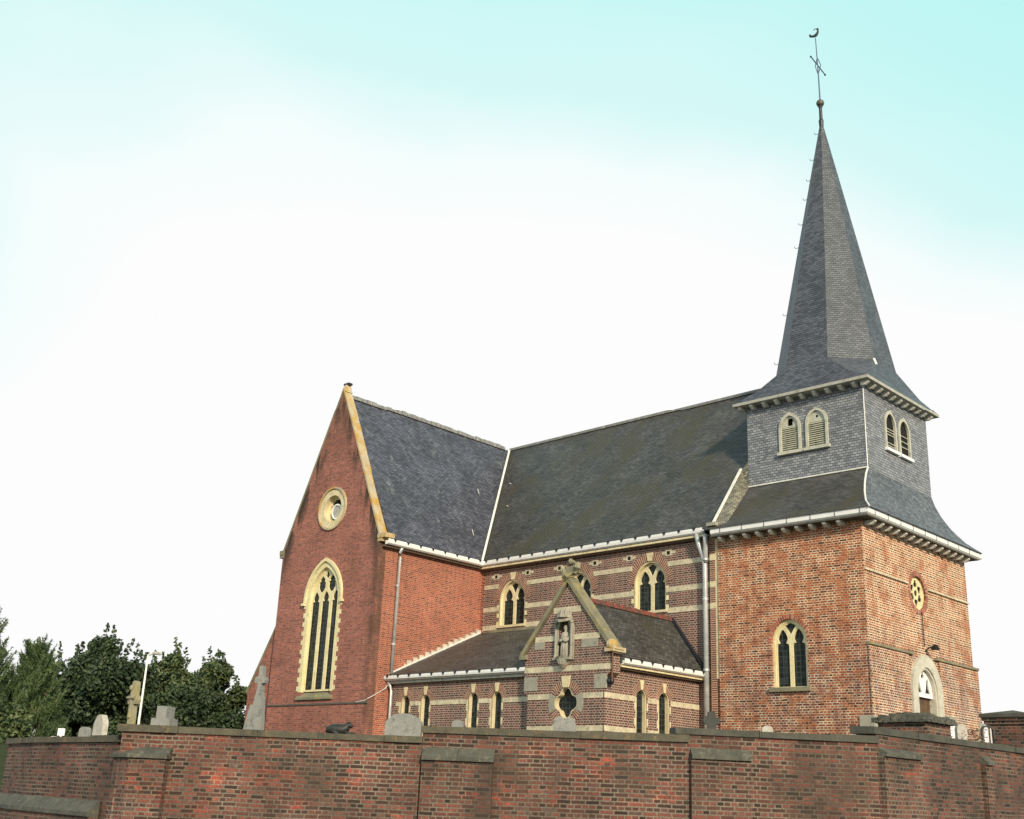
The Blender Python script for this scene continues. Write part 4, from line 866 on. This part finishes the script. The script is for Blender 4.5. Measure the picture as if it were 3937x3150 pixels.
def wseg(a, b, ztop, mat, ext0=0., ext1=0., arc=0., joints=1.25):
    d = (b-a).normalized(); nrm = Vector((d.y, -d.x, 0))            # towards the road
    if nrm.dot(V2(CAM)-a) < 0: nrm = -nrm
    up = Vector((0, 0, 1)); L_ = (b-a).length
    m = MB(); a_ = a-nrm*.045; b_ = b-nrm*.045
    m.hexa([a_+up*ROAD, b_+up*ROAD, b_-nrm*.36+up*ROAD, a_-nrm*.36+up*ROAD], [q+up*(ztop-.115) for q in (a_, b_, b_-nrm*.36, a_-nrm*.36)])
    def uvf(q, n, a=a, d=d, arc=arc): return (arc+(Vector((q.x, q.y, 0))-a).dot(d)+(Vector((q.x, q.y, 0))-a).dot(nrm)*(1 if abs(n.dot(d)) > .5 else 0), q.z)
    m.build('wall_panel', mat, WALL, uvf=uvf)
    m = MB(); s = -ext0
    while s < L_+ext1-.05:
        e = min(s+joints*random.uniform(.8, 1.2), L_+ext1); h0 = random.uniform(-.012, .012); o = random.uniform(-.014, .012)
        if L_+ext1-e < .3: e = L_+ext1
        p0 = a+d*(s+.003); p1 = a+d*(e-.003)
        base = [p0+nrm*o, p1+nrm*o, p1-nrm*.45, p0-nrm*.45]
        m.hexa([q+up*(ztop-.115) for q in base], [q+up*(ztop+h0-(.012 if i < 2 else 0)) for i, q in enumerate(base)])
        s = e
    m.build('coping', CAP if ztop > Z3+.02 else CAP_M, WALL)
    return d, nrm
wseg(PX[0], PX[1], Z1, BR_WALL, .05)
wseg(PX[1], PX[2], Z1, BR_WALL, .0, .1, 5)
dS2, nS2 = wseg(PX[3], PX[4], Z2, BR_WALL_RED, .08, .0, 20)
dS3, nS3 = wseg(PX[4], PX[5], Z3, BR_WALL_RED, .03, .0, 31.3)
dS4, nS4 = wseg(PX[5], PX[6], Z4, BR_WALL, .22, .0, 42.1)
dS5, nS5 = wseg(PX[6], PX[8], Z5, BR_WALL, .12, .0, 52.7)
dS1 = (PX[2]-PX[1]).normalized(); nS1 = Vector((dS1.y, -dS1.x, 0)); nS1 = nS1 if nS1.dot(V2(CAM)-PX[1]) > 0 else -nS1
up = Vector((0, 0, 1))
def buttress(p, d, nrm, w, pr, zt, zb, joint=None):
    """shallow buttress starting at p with a weathered, sloping stone on top"""
    m = MB(); q = [p, p+d*w, p+d*w+nrm*pr, p+nrm*pr]
    m.hexa([x+up*ROAD for x in q], [x+up*(zb) for x in q]); m.build('buttress', BR_WALL, WALL)
    m = MB(); cuts = [0, w+.02] if joint is None else [0, joint, w+.02]
    for i in range(len(cuts)-1):
        a = p+d*(cuts[i]+.003); b = p+d*(cuts[i+1]-.003); f = nrm*(pr+.045)
        m.hexa([a+up*zb, b+up*zb, b+f+up*zb, a+f+up*zb], [a+up*zt, b+up*zt, b+f+up*(zb+.06), a+f+up*(zb+.06)])
    m.build('buttress_cap', CAP_L, WALL)
def zat(px, py, P):          # height at which the ray through px,py passes over the plan distance of P
    r_ = at(px, py, 1)-CAM; t = (V2(P)-V2(CAM)).length/math.hypot(r_.x, r_.y); return CAM.z+r_.z*t
for (P, d, nrm, px0, px1, yt, yb, jn) in ((PX[4], dS3, nS3, 1635, 1895, 2875, 2924, .58), (PX[5], dS4, nS4, 2677, 2885, 2879, 2920, None), (PX[6], dS5, nS5, 3401, 3530, 2875, 2910, None), (None, dS5, nS5, 3732, 3790, 2908, 2942, None)):
    if P is None: P = PX[6]+dS5*((PX[7]-PX[6]).length*.66)
    r0 = (at(px1, 2950, 1)-CAM); # width from the pixel span
    t = ((P-V2(CAM)).dot(Vector((-nrm.x, -nrm.y, 0))))/(Vector((r0.x, r0.y, 0)).dot(Vector((-nrm.x, -nrm.y, 0)))); X = V2(CAM)+Vector((r0.x, r0.y, 0))*t
    w = max(.3, (X-P).dot(d)-.02)
    buttress(P+d*.02-nrm*.045, d, nrm, w, .10, zat(px0, yt, P), zat(px0, yb, P), jn)
# bend pier at the left
K0 = V2(at(497, 2912, d2-.34)); zt, zb = zat(560, 2872, K0), zat(497, 2914, K0)
K1 = K0+dS2*.60; K2 = K0-dS1*.56
m = MB(); inner0 = K0-nS2*.5-dS2*.0; bot = [K2, K0, K1, K1-nS2*.32, K0-nS2*.42, K2-nS1*.42]
n6 = 6; m.add([q+up*ROAD for q in bot]+[q+up*zb for q in bot], [tuple(range(6)), tuple(range(11, 5, -1))]+[(i, (i+1) % 6, 6+(i+1) % 6, 6+i) for i in range(6)])
m.build('buttress', BR_WALL_RED, WALL)
m = MB(); oc_ = (nS1+nS2).normalized()
e = .05; A_ = [K2+nS1*e-dS1*.02, K0+oc_*e*1.1, K1+nS2*e+dS2*.03]; B_ = [K2-nS1*.22-dS1*.02, K0-oc_*.26, K1-nS2*.20+dS2*.03]
for i in (0, 1):
    a0, a1, b0, b1 = A_[i], A_[i+1], B_[i], B_[i+1]
    m.hexa([a0+up*zb, a1+up*zb, b1+up*zb, b0+up*zb], [a0+up*(zb+.055), a1+up*(zb+.055), b1+up*zt, b0+up*zt])
m.build('buttress_cap', CAP_L, WALL)
# sloped plinth stones along the left bend
zp = zat(300, 3085, (PX[1]+PX[2])/2)
for a, b, nrm in ((PX[0], PX[1]+(nS1)*.0, None), (PX[1], PX[2]-dS1*.25, nS1)):
    d = (b-a).normalized(); nn = nrm or Vector((d.y, -d.x, 0)); nn = nn if nn.dot(V2(CAM)-a) > 0 else -nn
    m = MB(); m.hexa([a+up*(zp-.20), b+up*(zp-.20), b+nn*.20+up*(zp-.20), a+nn*.20+up*(zp-.20)], [a+up*(zp+.05), b+up*(zp+.05), b+nn*.20+up*(zp-.13), a+nn*.20+up*(zp-.13)]); m.build('plinth_cap', CAP_L, WALL)
    m = MB(); m.hexa([a+up*ROAD, b+up*ROAD, b+nn*.16+up*ROAD, a+nn*.16+up*ROAD], [q+up*(zp-.20) for q in (a, b, b+nn*.16, a+nn*.16)]); m.build('plinth', BR_WALL, WALL)

# ground: road in front, raised churchyard behind
def grass_mat():
    mt, n, bs = M('mown grass'); c = ramp(n, [(.3, (.030, .050, .016)), (.7, (.070, .095, .032))], noise(n, 2.2, 8, .7)); n.links.new(c, bs.inputs['Base Color']); bs.inputs['Roughness'].default_value = .95
    bump(n, bs, noise(n, 30, 4, .7), .05); return mt
def road_mat():
    mt, n, bs = M('asphalt'); c = ramp(n, [(.3, (.040, .040, .042)), (.7, (.065, .064, .062))], noise(n, 6, 8, .7)); n.links.new(c, bs.inputs['Base Color']); bs.inputs['Roughness'].default_value = .85
    bump(n, bs, noise(n, 90, 3, .7), .01); return mt
m = MB(); m.add([(-700, -700, ROAD), (700, -700, ROAD), (700, 700, ROAD), (-700, 700, ROAD)], [(0, 1, 2, 3)]); g_ = m.build('ground', grass_mat()); tag(g_, kind='structure')
# road strip following the wall
m = MB(); offs = []
for i, p in enumerate(PX):
    a = PX[max(i-1, 0)]; b = PX[min(i+1, len(PX)-1)]; d = (b-a).normalized(); nn = Vector((d.y, -d.x, 0)); nn = nn if nn.dot(V2(CAM)-p) > 0 else -nn; offs.append(nn)
p_in = [PX[0]-(PX[1]-PX[0]).normalized()*40+offs[0]*1.6]+[p+o*1.6 for p, o in zip(PX, offs)]+[PX[-1]+(PX[-1]-PX[-2]).normalized()*40+offs[-1]*1.6]
ofs = [offs[0]]+offs+[offs[-1]]
vs = [q+up*(ROAD+.02) for q in p_in]+[q+o*6.5+up*(ROAD+.02) for q, o in zip(p_in, ofs)]; k = len(p_in)
m.add(vs, [(i, i+1, k+i+1, k+i) for i in range(k-1)]); rd = m.build('road', road_mat()); tag(rd, kind='structure')
m = MB(); vs = []
for q, o in zip(p_in, ofs): vs += [q-o*.16+up*ROAD, q+up*ROAD, q-o*.16+up*(ROAD+.13), q+up*(ROAD+.13)]
m.add(vs, [f for i in range(k-1) for f in ((4*i+2, 4*i+3, 4*i+7, 4*i+6), (4*i+1, 4*i+5, 4*i+7, 4*i+3), (4*i, 4*i+2, 4*i+6, 4*i+4))]); kb = m.build('kerb', CAP_L); tag(kb, kind='structure')
m = MB(); poly = [p-o*.30 for p, o in zip(PX, offs)]
back = [PX[-1]+Vector((6, 60, 0)), PX[0]+Vector((-60, 60, 0)), PX[0]+Vector((-60, 4, 0))]
pts = [(q.x, q.y) for q in poly+back]
m.prism(pts, lambda u, v, w: (u, v, w), ROAD-.2, GZ); yard = m.build('churchyard_ground', grass_mat()); tag(yard, kind='structure')

# gate piers behind the right part of the wall
def pier(px0, px1, ytop, d, label, cap_flat=False):
    c = at((px0+px1)/2, ytop, d); wdt = (px1-px0)/FPX*d; t = thing('gate_pier', (c.x, c.y, GZ), label, 'pier')
    X = Vector((dS5.x, dS5.y, 0)); Y = Vector((-dS5.y, dS5.x, 0)); c0 = V2(c)
    def sq_(r, z): return [c0+X*sx*r+Y*sy*r+up*z for sx, sy in ((-1, -1), (1, -1), (1, 1), (-1, 1))]
    r = wdt/2; zt = c.z
    if not cap_flat:
        m = MB(); m.hexa(sq_(r*.80, GZ), sq_(r*.80, zt-.36)); m.hexa(sq_(r*.87, zt-.36), sq_(r*.87, zt-.28)); m.hexa(sq_(r*.93, zt-.279), sq_(r*.93, zt-.20)); m.build('shaft', BR_WALL, t)
        m = MB(); m.hexa(sq_(r, zt-.20), sq_(r, zt-.12)); b4 = sq_(r, zt-.119); m.add(b4+[c0+up*zt], [(0, 1, 4), (1, 2, 4), (2, 3, 4), (3, 0, 4), (0, 3, 2, 1)]); m.build('pyramid_cap', CAP, t)
    else:
        m = MB(); m.hexa(sq_(r*.84, GZ), sq_(r*.84, zt-.20)); m.build('shaft', BR_WALL, t)
        random.seed(8); m = MB()
        for lv in range(4):
            z0 = zt-.20+lv*.05; rr_ = r*(1.0, .97, .84, .55)[lv]; nb = max(3, int(2*rr_/.12))
            for i in range(nb):
                for j in range(nb):
                    x = -rr_+2*rr_*(i+.5)/nb+random.uniform(-.02, .02); y = -rr_+2*rr_*(j+.5)/nb+random.uniform(-.02, .02); p = c0+X*x+Y*y
                    hx = rr_/nb*random.uniform(.88, 1.1); hy = rr_/nb*random.uniform(.88, 1.1); a_ = random.uniform(-.12, .12); X2 = X*math.cos(a_)+Y*math.sin(a_); Y2 = Y*math.cos(a_)-X*math.sin(a_); h_ = .05+random.uniform(-.014, .02)
                    q4 = [p+X2*sx_*hx+Y2*sy_*hy for sx_, sy_ in ((-1, -1), (1, -1), (1, 1), (-1, 1))]; tl = [random.uniform(-.008, .008) for _ in range(4)]
                    m.hexa([v_+up*(z0+t_) for v_, t_ in zip(q4, tl)], [v_+up*(z0+h_+t_) for v_, t_ in zip(q4, tl)])
        m.build('rough_cap', CAP_L, t)
pier(3800, 3990, 2733, 27.5, 'dark brick gate pier with a pyramid stone cap at the right end of the wall')
pier(3395, 3628, 2748, 23.5, 'low brick pier with a crumbling rounded cap, standing in front of the tower door', True)

# ------------------------------------------------------------------ graves
def grave(name, label, px, pt, d, outline, thick, mat, head, group=None, cat='gravestone'):
    """outline in metres around u=0, v=0 at its top; head = angle of its face normal"""
    c = at(px, pt, d); t = thing(name, (c.x, c.y, GZ), label, cat, group); X = Vector((math.cos(head), math.sin(head), 0)); Y = Vector((-X.y, X.x, 0))
    m = MB(); zb = GZ-c.z; ol = [(u, max(v, zb)) for u, v in outline]
    m.prism(ol, lambda u, v, w: tuple(V2(c)+X*u+Y*w+up*(c.z+v)), -thick/2, thick/2); m.build('slab', mat, t)
    m = MB(); xs = [u for u, v in ol]; r0, r1 = min(xs)-.08, max(xs)+.08; tk = thick/2+.08
    m.hexa([V2(c)+X*a+Y*b+up*GZ for a, b in ((r0, -tk), (r1, -tk), (r1, tk), (r0, tk))], [V2(c)+X*a+Y*b+up*(GZ+.12) for a, b in ((r0, -tk), (r1, -tk), (r1, tk), (r0, tk))]); m.build('base', mat, t)
    return t, c, X, Y
def rnd(w, sh=.35, n=10, deep=-3): return [(-w/2, deep)]+[(-w/2*math.cos(math.pi*i/n), -sh*w+sh*w*math.sin(math.pi*i/n)) for i in range(n+1)]+[(w/2, deep)]
grave('headstone', 'round topped grey headstone with a pale edge, left of the cross monument', 394, 2750, 22.5, [(-.19, -3), (-.19, -.22), (-.17, -.14), (-.08, -.03), (-.0, 0), (.08, -.01), (.17, -.12), (.19, -.18), (.19, -3)], .12, GRAVE_W, R(0))
grave('headstone', 'low dark headstone just left of the round topped grey one', 330, 2797, 23.5, rnd(.26, .3), .10, GRAVE, R(15))
t, c, X, Y = grave('grave_marker', 'small plain white marker standing on its own at the far left of the wall', 238, 2803, 22.0, [(-.065, -.13), (.065, -.13), (.065, 0), (-.065, 0)], .03, WHITE, R(40), cat='marker')
m = MB(); m.bar(V2(c)+up*GZ, V2(c)+up*(c.z-.10), .03, .02, (1, 0, 0)); m.build('stake', WHITE, t)
cr_ = [(-.065, -3), (-.06, -.75), (-.045, -.50), (-.12, -.49), (-.145, -.41), (-.12, -.33), (-.06, -.31), (-.065, -.10), (-.045, -.02), (0, 0), (.045, -.02), (.065, -.10), (.06, -.31), (.12, -.33), (.145, -.41), (.12, -.49), (.045, -.50), (.06, -.75), (.065, -3)]
t, c, X, Y = grave('stone_cross', 'lichened stone cross monument beside the thin white lamp post', 527, 2620, 25, cr_, .13, LICH, R(12), cat='cross')
m = MB(); m.bar(V2(c)-Y*.08+up*(c.z-.78), V2(c)-Y*.08+up*(c.z-.16), .06, .05, (1, 0, 0)); m.ball(V2(c)-Y*.12+up*(c.z-.16), .045, None, .06); m.bar(V2(c)-Y*.12-X*.10+up*(c.z-.36), V2(c)-Y*.12+X*.10+up*(c.z-.36), .035, .035); m.build('relief', LICH, t)
grave('stepped_tomb', 'square stepped grey tomb block in front of the trees', 640, 2719, 24.5, [(-.22, -3), (-.22, -.25), (-.115, -.25), (-.115, 0), (.115, 0), (.115, -.25), (.22, -.25), (.22, -3)], .34, GRAVE, R(30), cat='tomb')
t, c, X, Y = grave('stone_cross', 'tall grey tapering monument topped by a cross, beside the transept buttress', 1012, 2562, 23.5, [(-.16, -3), (-.13, -1.1), (-.085, -.66), (-.05, -.52), (-.04, -.36), (-.11, -.35), (-.12, -.29), (-.11, -.23), (-.04, -.22), (-.035, -.03), (0, 0), (.035, -.03), (.04, -.22), (.11, -.23), (.12, -.29), (.11, -.35), (.04, -.36), (.05, -.52), (.085, -.66), (.13, -1.1), (.16, -3)], .14, GRAVE, R(25), cat='cross')
m = MB(); f_ = lambda a, b, z: V2(c)+X*a+Y*b+up*(c.z+z)
m.hexa([f_(-.28, -.10, -3+1.6), f_(.12, -.10, -3+1.6), f_(.12, .12, -1.4), f_(-.28, .12, -1.4)], [f_(-.15, -.09, -.78), f_(.06, -.09, -.78), f_(.06, .1, -.78), f_(-.15, .1, -.78)]); m.build('shoulder', GRAVE, t)
grave('headstone', 'broad grey twin headstone with a curved top at the foot of the downpipe', 1556, 2746, 22.2, [(-.36, -3), (-.36, -.17), (-.31, -.11), (-.20, -.03), (-.06, 0), (.0, -.005), (.06, 0), (.20, -.03), (.31, -.11), (.36, -.17), (.36, -3)], .12, GRAVE, R(32))
grave('headstone', 'grey headstone with two rounded lobes below the round vestry window', 2171, 2757, 23.2, [(-.23, -3), (-.23, -.15), (-.20, -.05), (-.12, 0), (-.04, -.02), (0, -.07), (.04, -.02), (.12, 0), (.20, -.05), (.23, -.15), (.23, -3)], .12, GRAVE, R(40))
grave('headstone', 'top of a small blue grey headstone peeping over the coping right of the twin headstone', 1762, 2771, 22.0, rnd(.22, .2), .08, GRAVE, R(35))
grave('headstone', 'top of a grey rounded headstone below the tower window', 2950, 2793, 23.0, rnd(.22, .35), .10, GRAVE_W, R(40))
grave('stone_cross', 'dark weathered lobed cross at the foot of the tower downpipe', 2735, 2736, 23.0, [(-.07, -3), (-.09, -.26), (-.15, -.25), (-.17, -.16), (-.13, -.10), (-.08, -.12), (-.075, -.03), (0, 0), (.07, -.03), (.08, -.12), (.14, -.12), (.17, -.18), (.14, -.25), (.09, -.26), (.07, -3)], .16, GRAVE_D, R(40), cat='cross')
grave('headstone', 'pale rounded gravestone right of the notice board', 3692, 2785, 26.5, rnd(.26, .5), .10, GRAVE_W, R(60))
t, c, X, Y = grave('iron_grave_railing', 'small arched grave railing with white posts, left of the capped gate pier', 3795, 2790, 26.5, [(-.16, -.30), (-.16, -.10), (-.11, -.03), (0, 0), (.11, -.03), (.16, -.10), (.16, -.30), (.12, -.30), (.12, -.11), (.08, -.06), (0, -.04), (-.08, -.06), (-.12, -.11), (-.12, -.30)], .06, GRAVE_D, R(50), cat='railing')
m = MB()
for a in (-.075, 0, .075): m.bar(V2(c)+X*a+up*GZ, V2(c)+X*a+up*(c.z-.06), .022, .022, (1, 0, 0))
m.build('posts', WHITE, t); m = MB()
for a in (-.14, .14): m.bar(V2(c)+X*a+up*GZ, V2(c)+X*a+up*(c.z-.12), .04, .04, (1, 0, 0))
m.build('side_posts', DARKM, t)
# small flowering plants along the wall at the right
def flower():
    mt, n, bs = M('flowering leaves'); c = ramp(n, [(.0, (.05, .07, .03)), (.55, (.07, .06, .04)), (.62, (.30, .03, .03)), (1, (.45, .3, .28))], noise(n, 24, 2, .5)); n.links.new(c, bs.inputs['Base Color']); return mt
FL = flower()
for i, (px, py, d, lab) in enumerate(((3722, 2806, 26, 'low red flowering plant nearest the notice board'), (3752, 2804, 26, 'low red flowering plant in the middle of the three'), (3770, 2812, 26, 'low red flowering plant nearest the gate pier'))):
    c = at(px, py, d); random.seed(20+i); m = MB()
    for k in range(160):
        p = Vector((c.x+random.gauss(0, .07), c.y+random.gauss(0, .07), random.uniform(GZ, c.z))); a = Vector((random.gauss(0, 1), random.gauss(0, 1), random.gauss(0, 1))).normalized()*.025; b = a.orthogonal().normalized()*.018
        m.add([p-a, p+b, p+a, p-b], [(0, 1, 2, 3)])
    o = m.build('flowering_plant', FL, origin=(c.x, c.y, GZ)); tag(o, lab, 'plant', 'flowering plants on the graves')
# lying animal statue
c = at(1312, 2776, 22.5); LX = Vector((math.cos(R(38)), math.sin(R(38)), 0)); LYv = Vector((-LX.y, LX.x, 0)); t = thing('lamb_statue', (c.x, c.y, GZ), 'black stone lamb lying on a grave in front of the transept gable', 'statue')
zt = c.z; bz = zt-.24
sk_v = [(0, 0, .02), (.10, 0, .045), (-.12, 0, .02), (-.20, 0, -.01), (.16, 0, .10), (.19, 0, .155), (.24, -.0, .15), (.28, 0, .13)]
m = MB(); P = lambda a, b, z: V2(c)+LX*a+LYv*b+up*(bz+z)
m.tube([P(-.27, 0, .02), P(-.25, 0, .06), P(-.16, 0, .085), P(-.03, 0, .085), (P(.07, 0, .09)), P(.12, 0, .13), P(.14, 0, .17), P(.165, 0, .185), P(.205, 0, .155), P(.23, 0, .13)], [.03, .08, .105, .105, .10, .075, .06, .058, .042, .025], 12)
for s in (-1, 1): m.tube([P(.08, s*.05, .06), P(.16, s*.07, .02), P(.27, s*.06, .012)], [.04, .03, .022], 8); m.tube([P(-.14, s*.06, .07), P(-.08, s*.09, .02), P(-.0, s*.08, .012)], [.06, .035, .022], 8); m.tube([P(.175, s*.03, .21), P(.165, s*.07, .225), P(.15, s*.085, .21)], [.014, .018, .005], 6)
m.build('body', GRAVE_D, t, smooth=True)
m = MB(); m.hexa([P(-.36, -.16, -2), P(.34, -.16, -2), P(.34, .16, -2), P(-.36, .16, -2)], [P(-.36, -.16, .0), P(.34, -.16, .0), P(.34, .16, .0), P(-.36, .16, .0)]); m.build('plinth', GRAVE_D, t)
# statue standing in the vestry niche
sx, sy, szz = 7.715, WY+.04, -4.06
t = thing('saint_statue', (sx, sy, szz), 'weathered stone figure in a long robe standing in the vestry gable niche', 'statue')
m = MB(); m.tube([(sx, sy, szz), (sx, sy, szz+.03), (sx+.01, sy, szz+.2), (sx, sy, szz+.42), (sx-.01, sy-.01, szz+.56), (sx, sy, szz+.66), (sx, sy, szz+.70), (sx, sy-.01, szz+.74), (sx, sy-.01, szz+.80), (sx, sy-.01, szz+.86), (sx, sy, szz+.885)], [.13, .15, .125, .115, .13, .11, .045, .05, .065, .05, .01], 14)
for s in (-1, 1): m.tube([(sx+s*.11, sy, szz+.62), (sx+s*.15, sy-.03, szz+.50), (sx+s*.10, sy-.12, szz+.42), (sx+s*.02, sy-.15, szz+.46)], [.05, .05, .04, .025], 8)
for k in range(6): a = R(190+k*30); m.tube([(sx+.135*math.cos(a), sy+.135*math.sin(a), szz), (sx+.12*math.cos(a), sy+.12*math.sin(a), szz+.3), (sx+.09*math.cos(a), sy+.1*math.sin(a), szz+.5)], [.03, .022, .008], 6)
m.build('figure', STONE_G, t, smooth=True)
# street lamp far left
c = at(540, 2731, 34); c2 = at(561, 2512, 34); t = thing('street_lamp', (c.x, c.y, GZ), 'thin white street lamp post with a short dark arm among the trees', 'street lamp')
zt = c2.z
m = MB(); m.tube([(c.x, c.y, GZ), (c.x, c.y, zt)], .042, 8, .026); m.build('pole', WHITE, t)
rx = Vector((_cy, _sy, 0))
m = MB(); m.tube([Vector((c.x, c.y, zt-.02)), Vector((c.x, c.y, zt+.02))+rx*.14, Vector((c.x, c.y, zt+.04))+rx*.30], .02, 6); m.build('arm', ZINC, t)
m = MB(); p = Vector((c.x, c.y, zt+.04)); m.tube([p+rx*.12, p+rx*.18+up*.02, p+rx*.36, p+rx*.42], [.02, .05, .045, .015], 8); m.build('lamp_head', SOFF, t)

# ------------------------------------------------------------------ trees
def leaf_mat(name, a, b, c_):
    mt, n, bs = M(name); g = n.nodes.new('ShaderNodeNewGeometry')
    rn = n.nodes.new('ShaderNodeTexWhiteNoise'); rn.noise_dimensions = '3D'
    v = n.nodes.new('ShaderNodeVectorMath'); v.operation = 'SNAP'; v.inputs[1].default_value = (.14, .14, .14); n.links.new(g.outputs['Position'], v.inputs[0]); n.links.new(v.outputs[0], rn.inputs['Vector'])
    f = mathn(n, 'ADD', mathn(n, 'MULTIPLY', rn.outputs['Value'], .5), mathn(n, 'MULTIPLY', noise(n, 1.1, 4, .6), .55))
    c = ramp(n, [(.15, a), (.55, b), (.95, c_)], f); n.links.new(c, bs.inputs['Base Color']); bs.inputs['Roughness'].default_value = .6
    return mt
LEAF_D = leaf_mat('dark broad leaf', (.013, .026, .014), (.030, .054, .022), (.085, .118, .040))
LEAF_M = leaf_mat('mid broad leaf', (.024, .040, .017), (.058, .092, .034), (.155, .18, .062))
LEAF_P = leaf_mat('pine needle', (.026, .052, .022), (.070, .115, .044), (.16, .20, .075))
BARK = stone_mat('bark', (.05, .037, .026), (.10, .075, .05), None, 6)
RN = random.Random(77)
def rdir():
    while True:
        v = Vector((RN.uniform(-1, 1), RN.uniform(-1, 1), RN.uniform(-1, 1)))
        if .05 < v.length < 1: return v.normalized()
def trunk_mb(base, top, r, tips):
    m = MB(); q = [base.lerp(top, i/6)+Vector((RN.uniform(-.05, .05), RN.uniform(-.05, .05), 0)) for i in range(7)]; q[0] = base
    m.tube(q, r, 9, r*.25)
    for tp in tips:
        s = q[RN.randint(1, 5)]; mid = s.lerp(tp, .5)+Vector((0, 0, .12)); m.tube([s, mid, tp], r*.33, 6, r*.05)
    return m
def broad(name, label, px, d, ytop, wpx, mat, n=26000, leaf=.075, seed=1, dens=1., sprigs=14, squash=1., blobs=34):
    RN.seed(seed); c = at(px, ytop, d); base = Vector((c.x, c.y, GZ)); H = c.z-GZ; W_ = wpx/FPX*d/2
    t = thing(name, base, label, 'tree', 'trees left of the church'); cen = []
    for i in range(blobs):
        v = rdir(); rr = RN.random()**.4
        p = base+Vector((v.x*W_*.80*rr, v.y*W_*.80*rr, H*.50+v.z*H*.42*rr)); cen.append((p, RN.uniform(.22, .42)*W_*dens))
    m = MB()
    for i in range(n):
        p0, r = cen[i % len(cen)]; v = rdir(); p = p0+Vector((v.x, v.y, v.z*.85))*r*(RN.random()**.33)*RN.uniform(.9, 1.12)
        if p.z < GZ+.1 or p.z > c.z+.02: continue
        nn = (rdir()+v*.5+Vector((0, 0, .5))).normalized(); a = nn.orthogonal().normalized(); a.rotate(Matrix.Rotation(RN.uniform(0, 6.28), 3, nn)); b = nn.cross(a); s = leaf*RN.uniform(.6, 1.3)
        m.add([p-a*s, p+b*s*.55+nn*s*.15, p+a*s, p-b*s*.55+nn*s*.15], [(0, 1, 2, 3)])
    tops = sorted(cen, key=lambda q: -(q[0].z+.2*q[1]))[:10]
    for k in range(sprigs):                             # loose shoots above the outline
        p0, r = tops[k % len(tops)]; s0 = p0+Vector((RN.uniform(-.7, .7)*r, RN.uniform(-.7, .7)*r, r*.6)); dr = (Vector((RN.uniform(-.3, .3), RN.uniform(-.3, .3), 1))).normalized(); Ln = RN.uniform(.4, .85)
        for j in range(26):
            f = j/26; p = s0+dr*Ln*f+rdir()*(.09*(1-f)+.03); a = rdir()*leaf*RN.uniform(.6, 1.1); b = a.orthogonal().normalized()*leaf*.5; m.add([p-a, p+b, p+a, p-b], [(0, 1, 2, 3)])
        m.tube([s0, s0+dr*Ln], .008, 4, .004)
    m.build('crown', mat, t)
    trunk_mb(base, base+Vector((0, 0, H*.8)), .14, [q[0] for q in cen[:12]]).build('trunk', BARK, t)
broad('leafy_tree', 'dark dense leafy tree behind the cross monument', 432, 38, 2445, 430, LEAF_D, 38000, .085, 4, 1.1, 20)
broad('leafy_tree', 'dark leafy tree between the pine and the cross monument, lower and rounder', 290, 40, 2600, 300, LEAF_D, 20000, .085, 9, 1.1, 5)
broad('leafy_tree', 'lighter green loose tree with gaps of sky, in front of the buttress', 690, 42, 2500, 300, LEAF_M, 17000, .085, 12, .92, 14)
broad('leafy_tree', 'mid green tree nearest the transept buttress', 860, 43, 2510, 260, LEAF_M, 17000, .085, 15, .92, 12)
broad('leafy_tree', 'low dark bush tree filling the gap under the lighter green trees', 770, 41, 2650, 480, LEAF_D, 22000, .08, 19, 1., 4)
def pine(name, label, px, d, ytop, wpx, seed):
    RN.seed(seed); c = at(px, ytop, d); base = Vector((c.x, c.y, GZ)); H = c.z-GZ; W_ = wpx/FPX*d/2; t = thing(name, base, label, 'tree', 'trees left of the church'); m = MB(); tips = []
    for i in range(560):
        h = RN.random()**.85; rr = W_*(1-h)**.75*RN.uniform(.35, 1.05); a = RN.uniform(0, 6.283); p = base+Vector((math.cos(a)*rr, math.sin(a)*rr, H*(.02+.96*h)-.15*rr)); tips.append(p)
        dr = (Vector((math.cos(a)*.45, math.sin(a)*.45, 1.0))+rdir()*.25).normalized(); Ln = RN.uniform(.35, .7)
        for j in range(48):                             # a candle-like upright shoot of needles
            f = RN.random(); q = p+dr*Ln*f; nd = (rdir()+dr*.9).normalized(); w = nd.orthogonal().normalized()*.014; L1 = RN.uniform(.10, .19)*(1.1-.55*f)
            m.add([q-w, q+w, q+nd*L1], [(0, 1, 2)])
        m.tube([p-dr*.2, p+dr*Ln*.95], .012, 4, .005)
    m.build('crown', mat_p, t); trunk_mb(base, base+Vector((0, 0, H*.9)), .16, tips[:24]).build('trunk', BARK, t)
mat_p = LEAF_P
pine('pine_tree', 'tall pine with upright shoots at the left edge of the picture', -60, 31, 2385, 420, 31)
pine('pine_tree', 'smaller bushy pine beside the tall one, behind the lower left wall', 150, 32, 2520, 330, 33)
# vegetation on both sides of the wall's left end
broad('leafy_tree', 'low green shrub at the far left end of the wall', 10, 30, 2700, 260, LEAF_M, 12000, .07, 41, 1.1, 3)
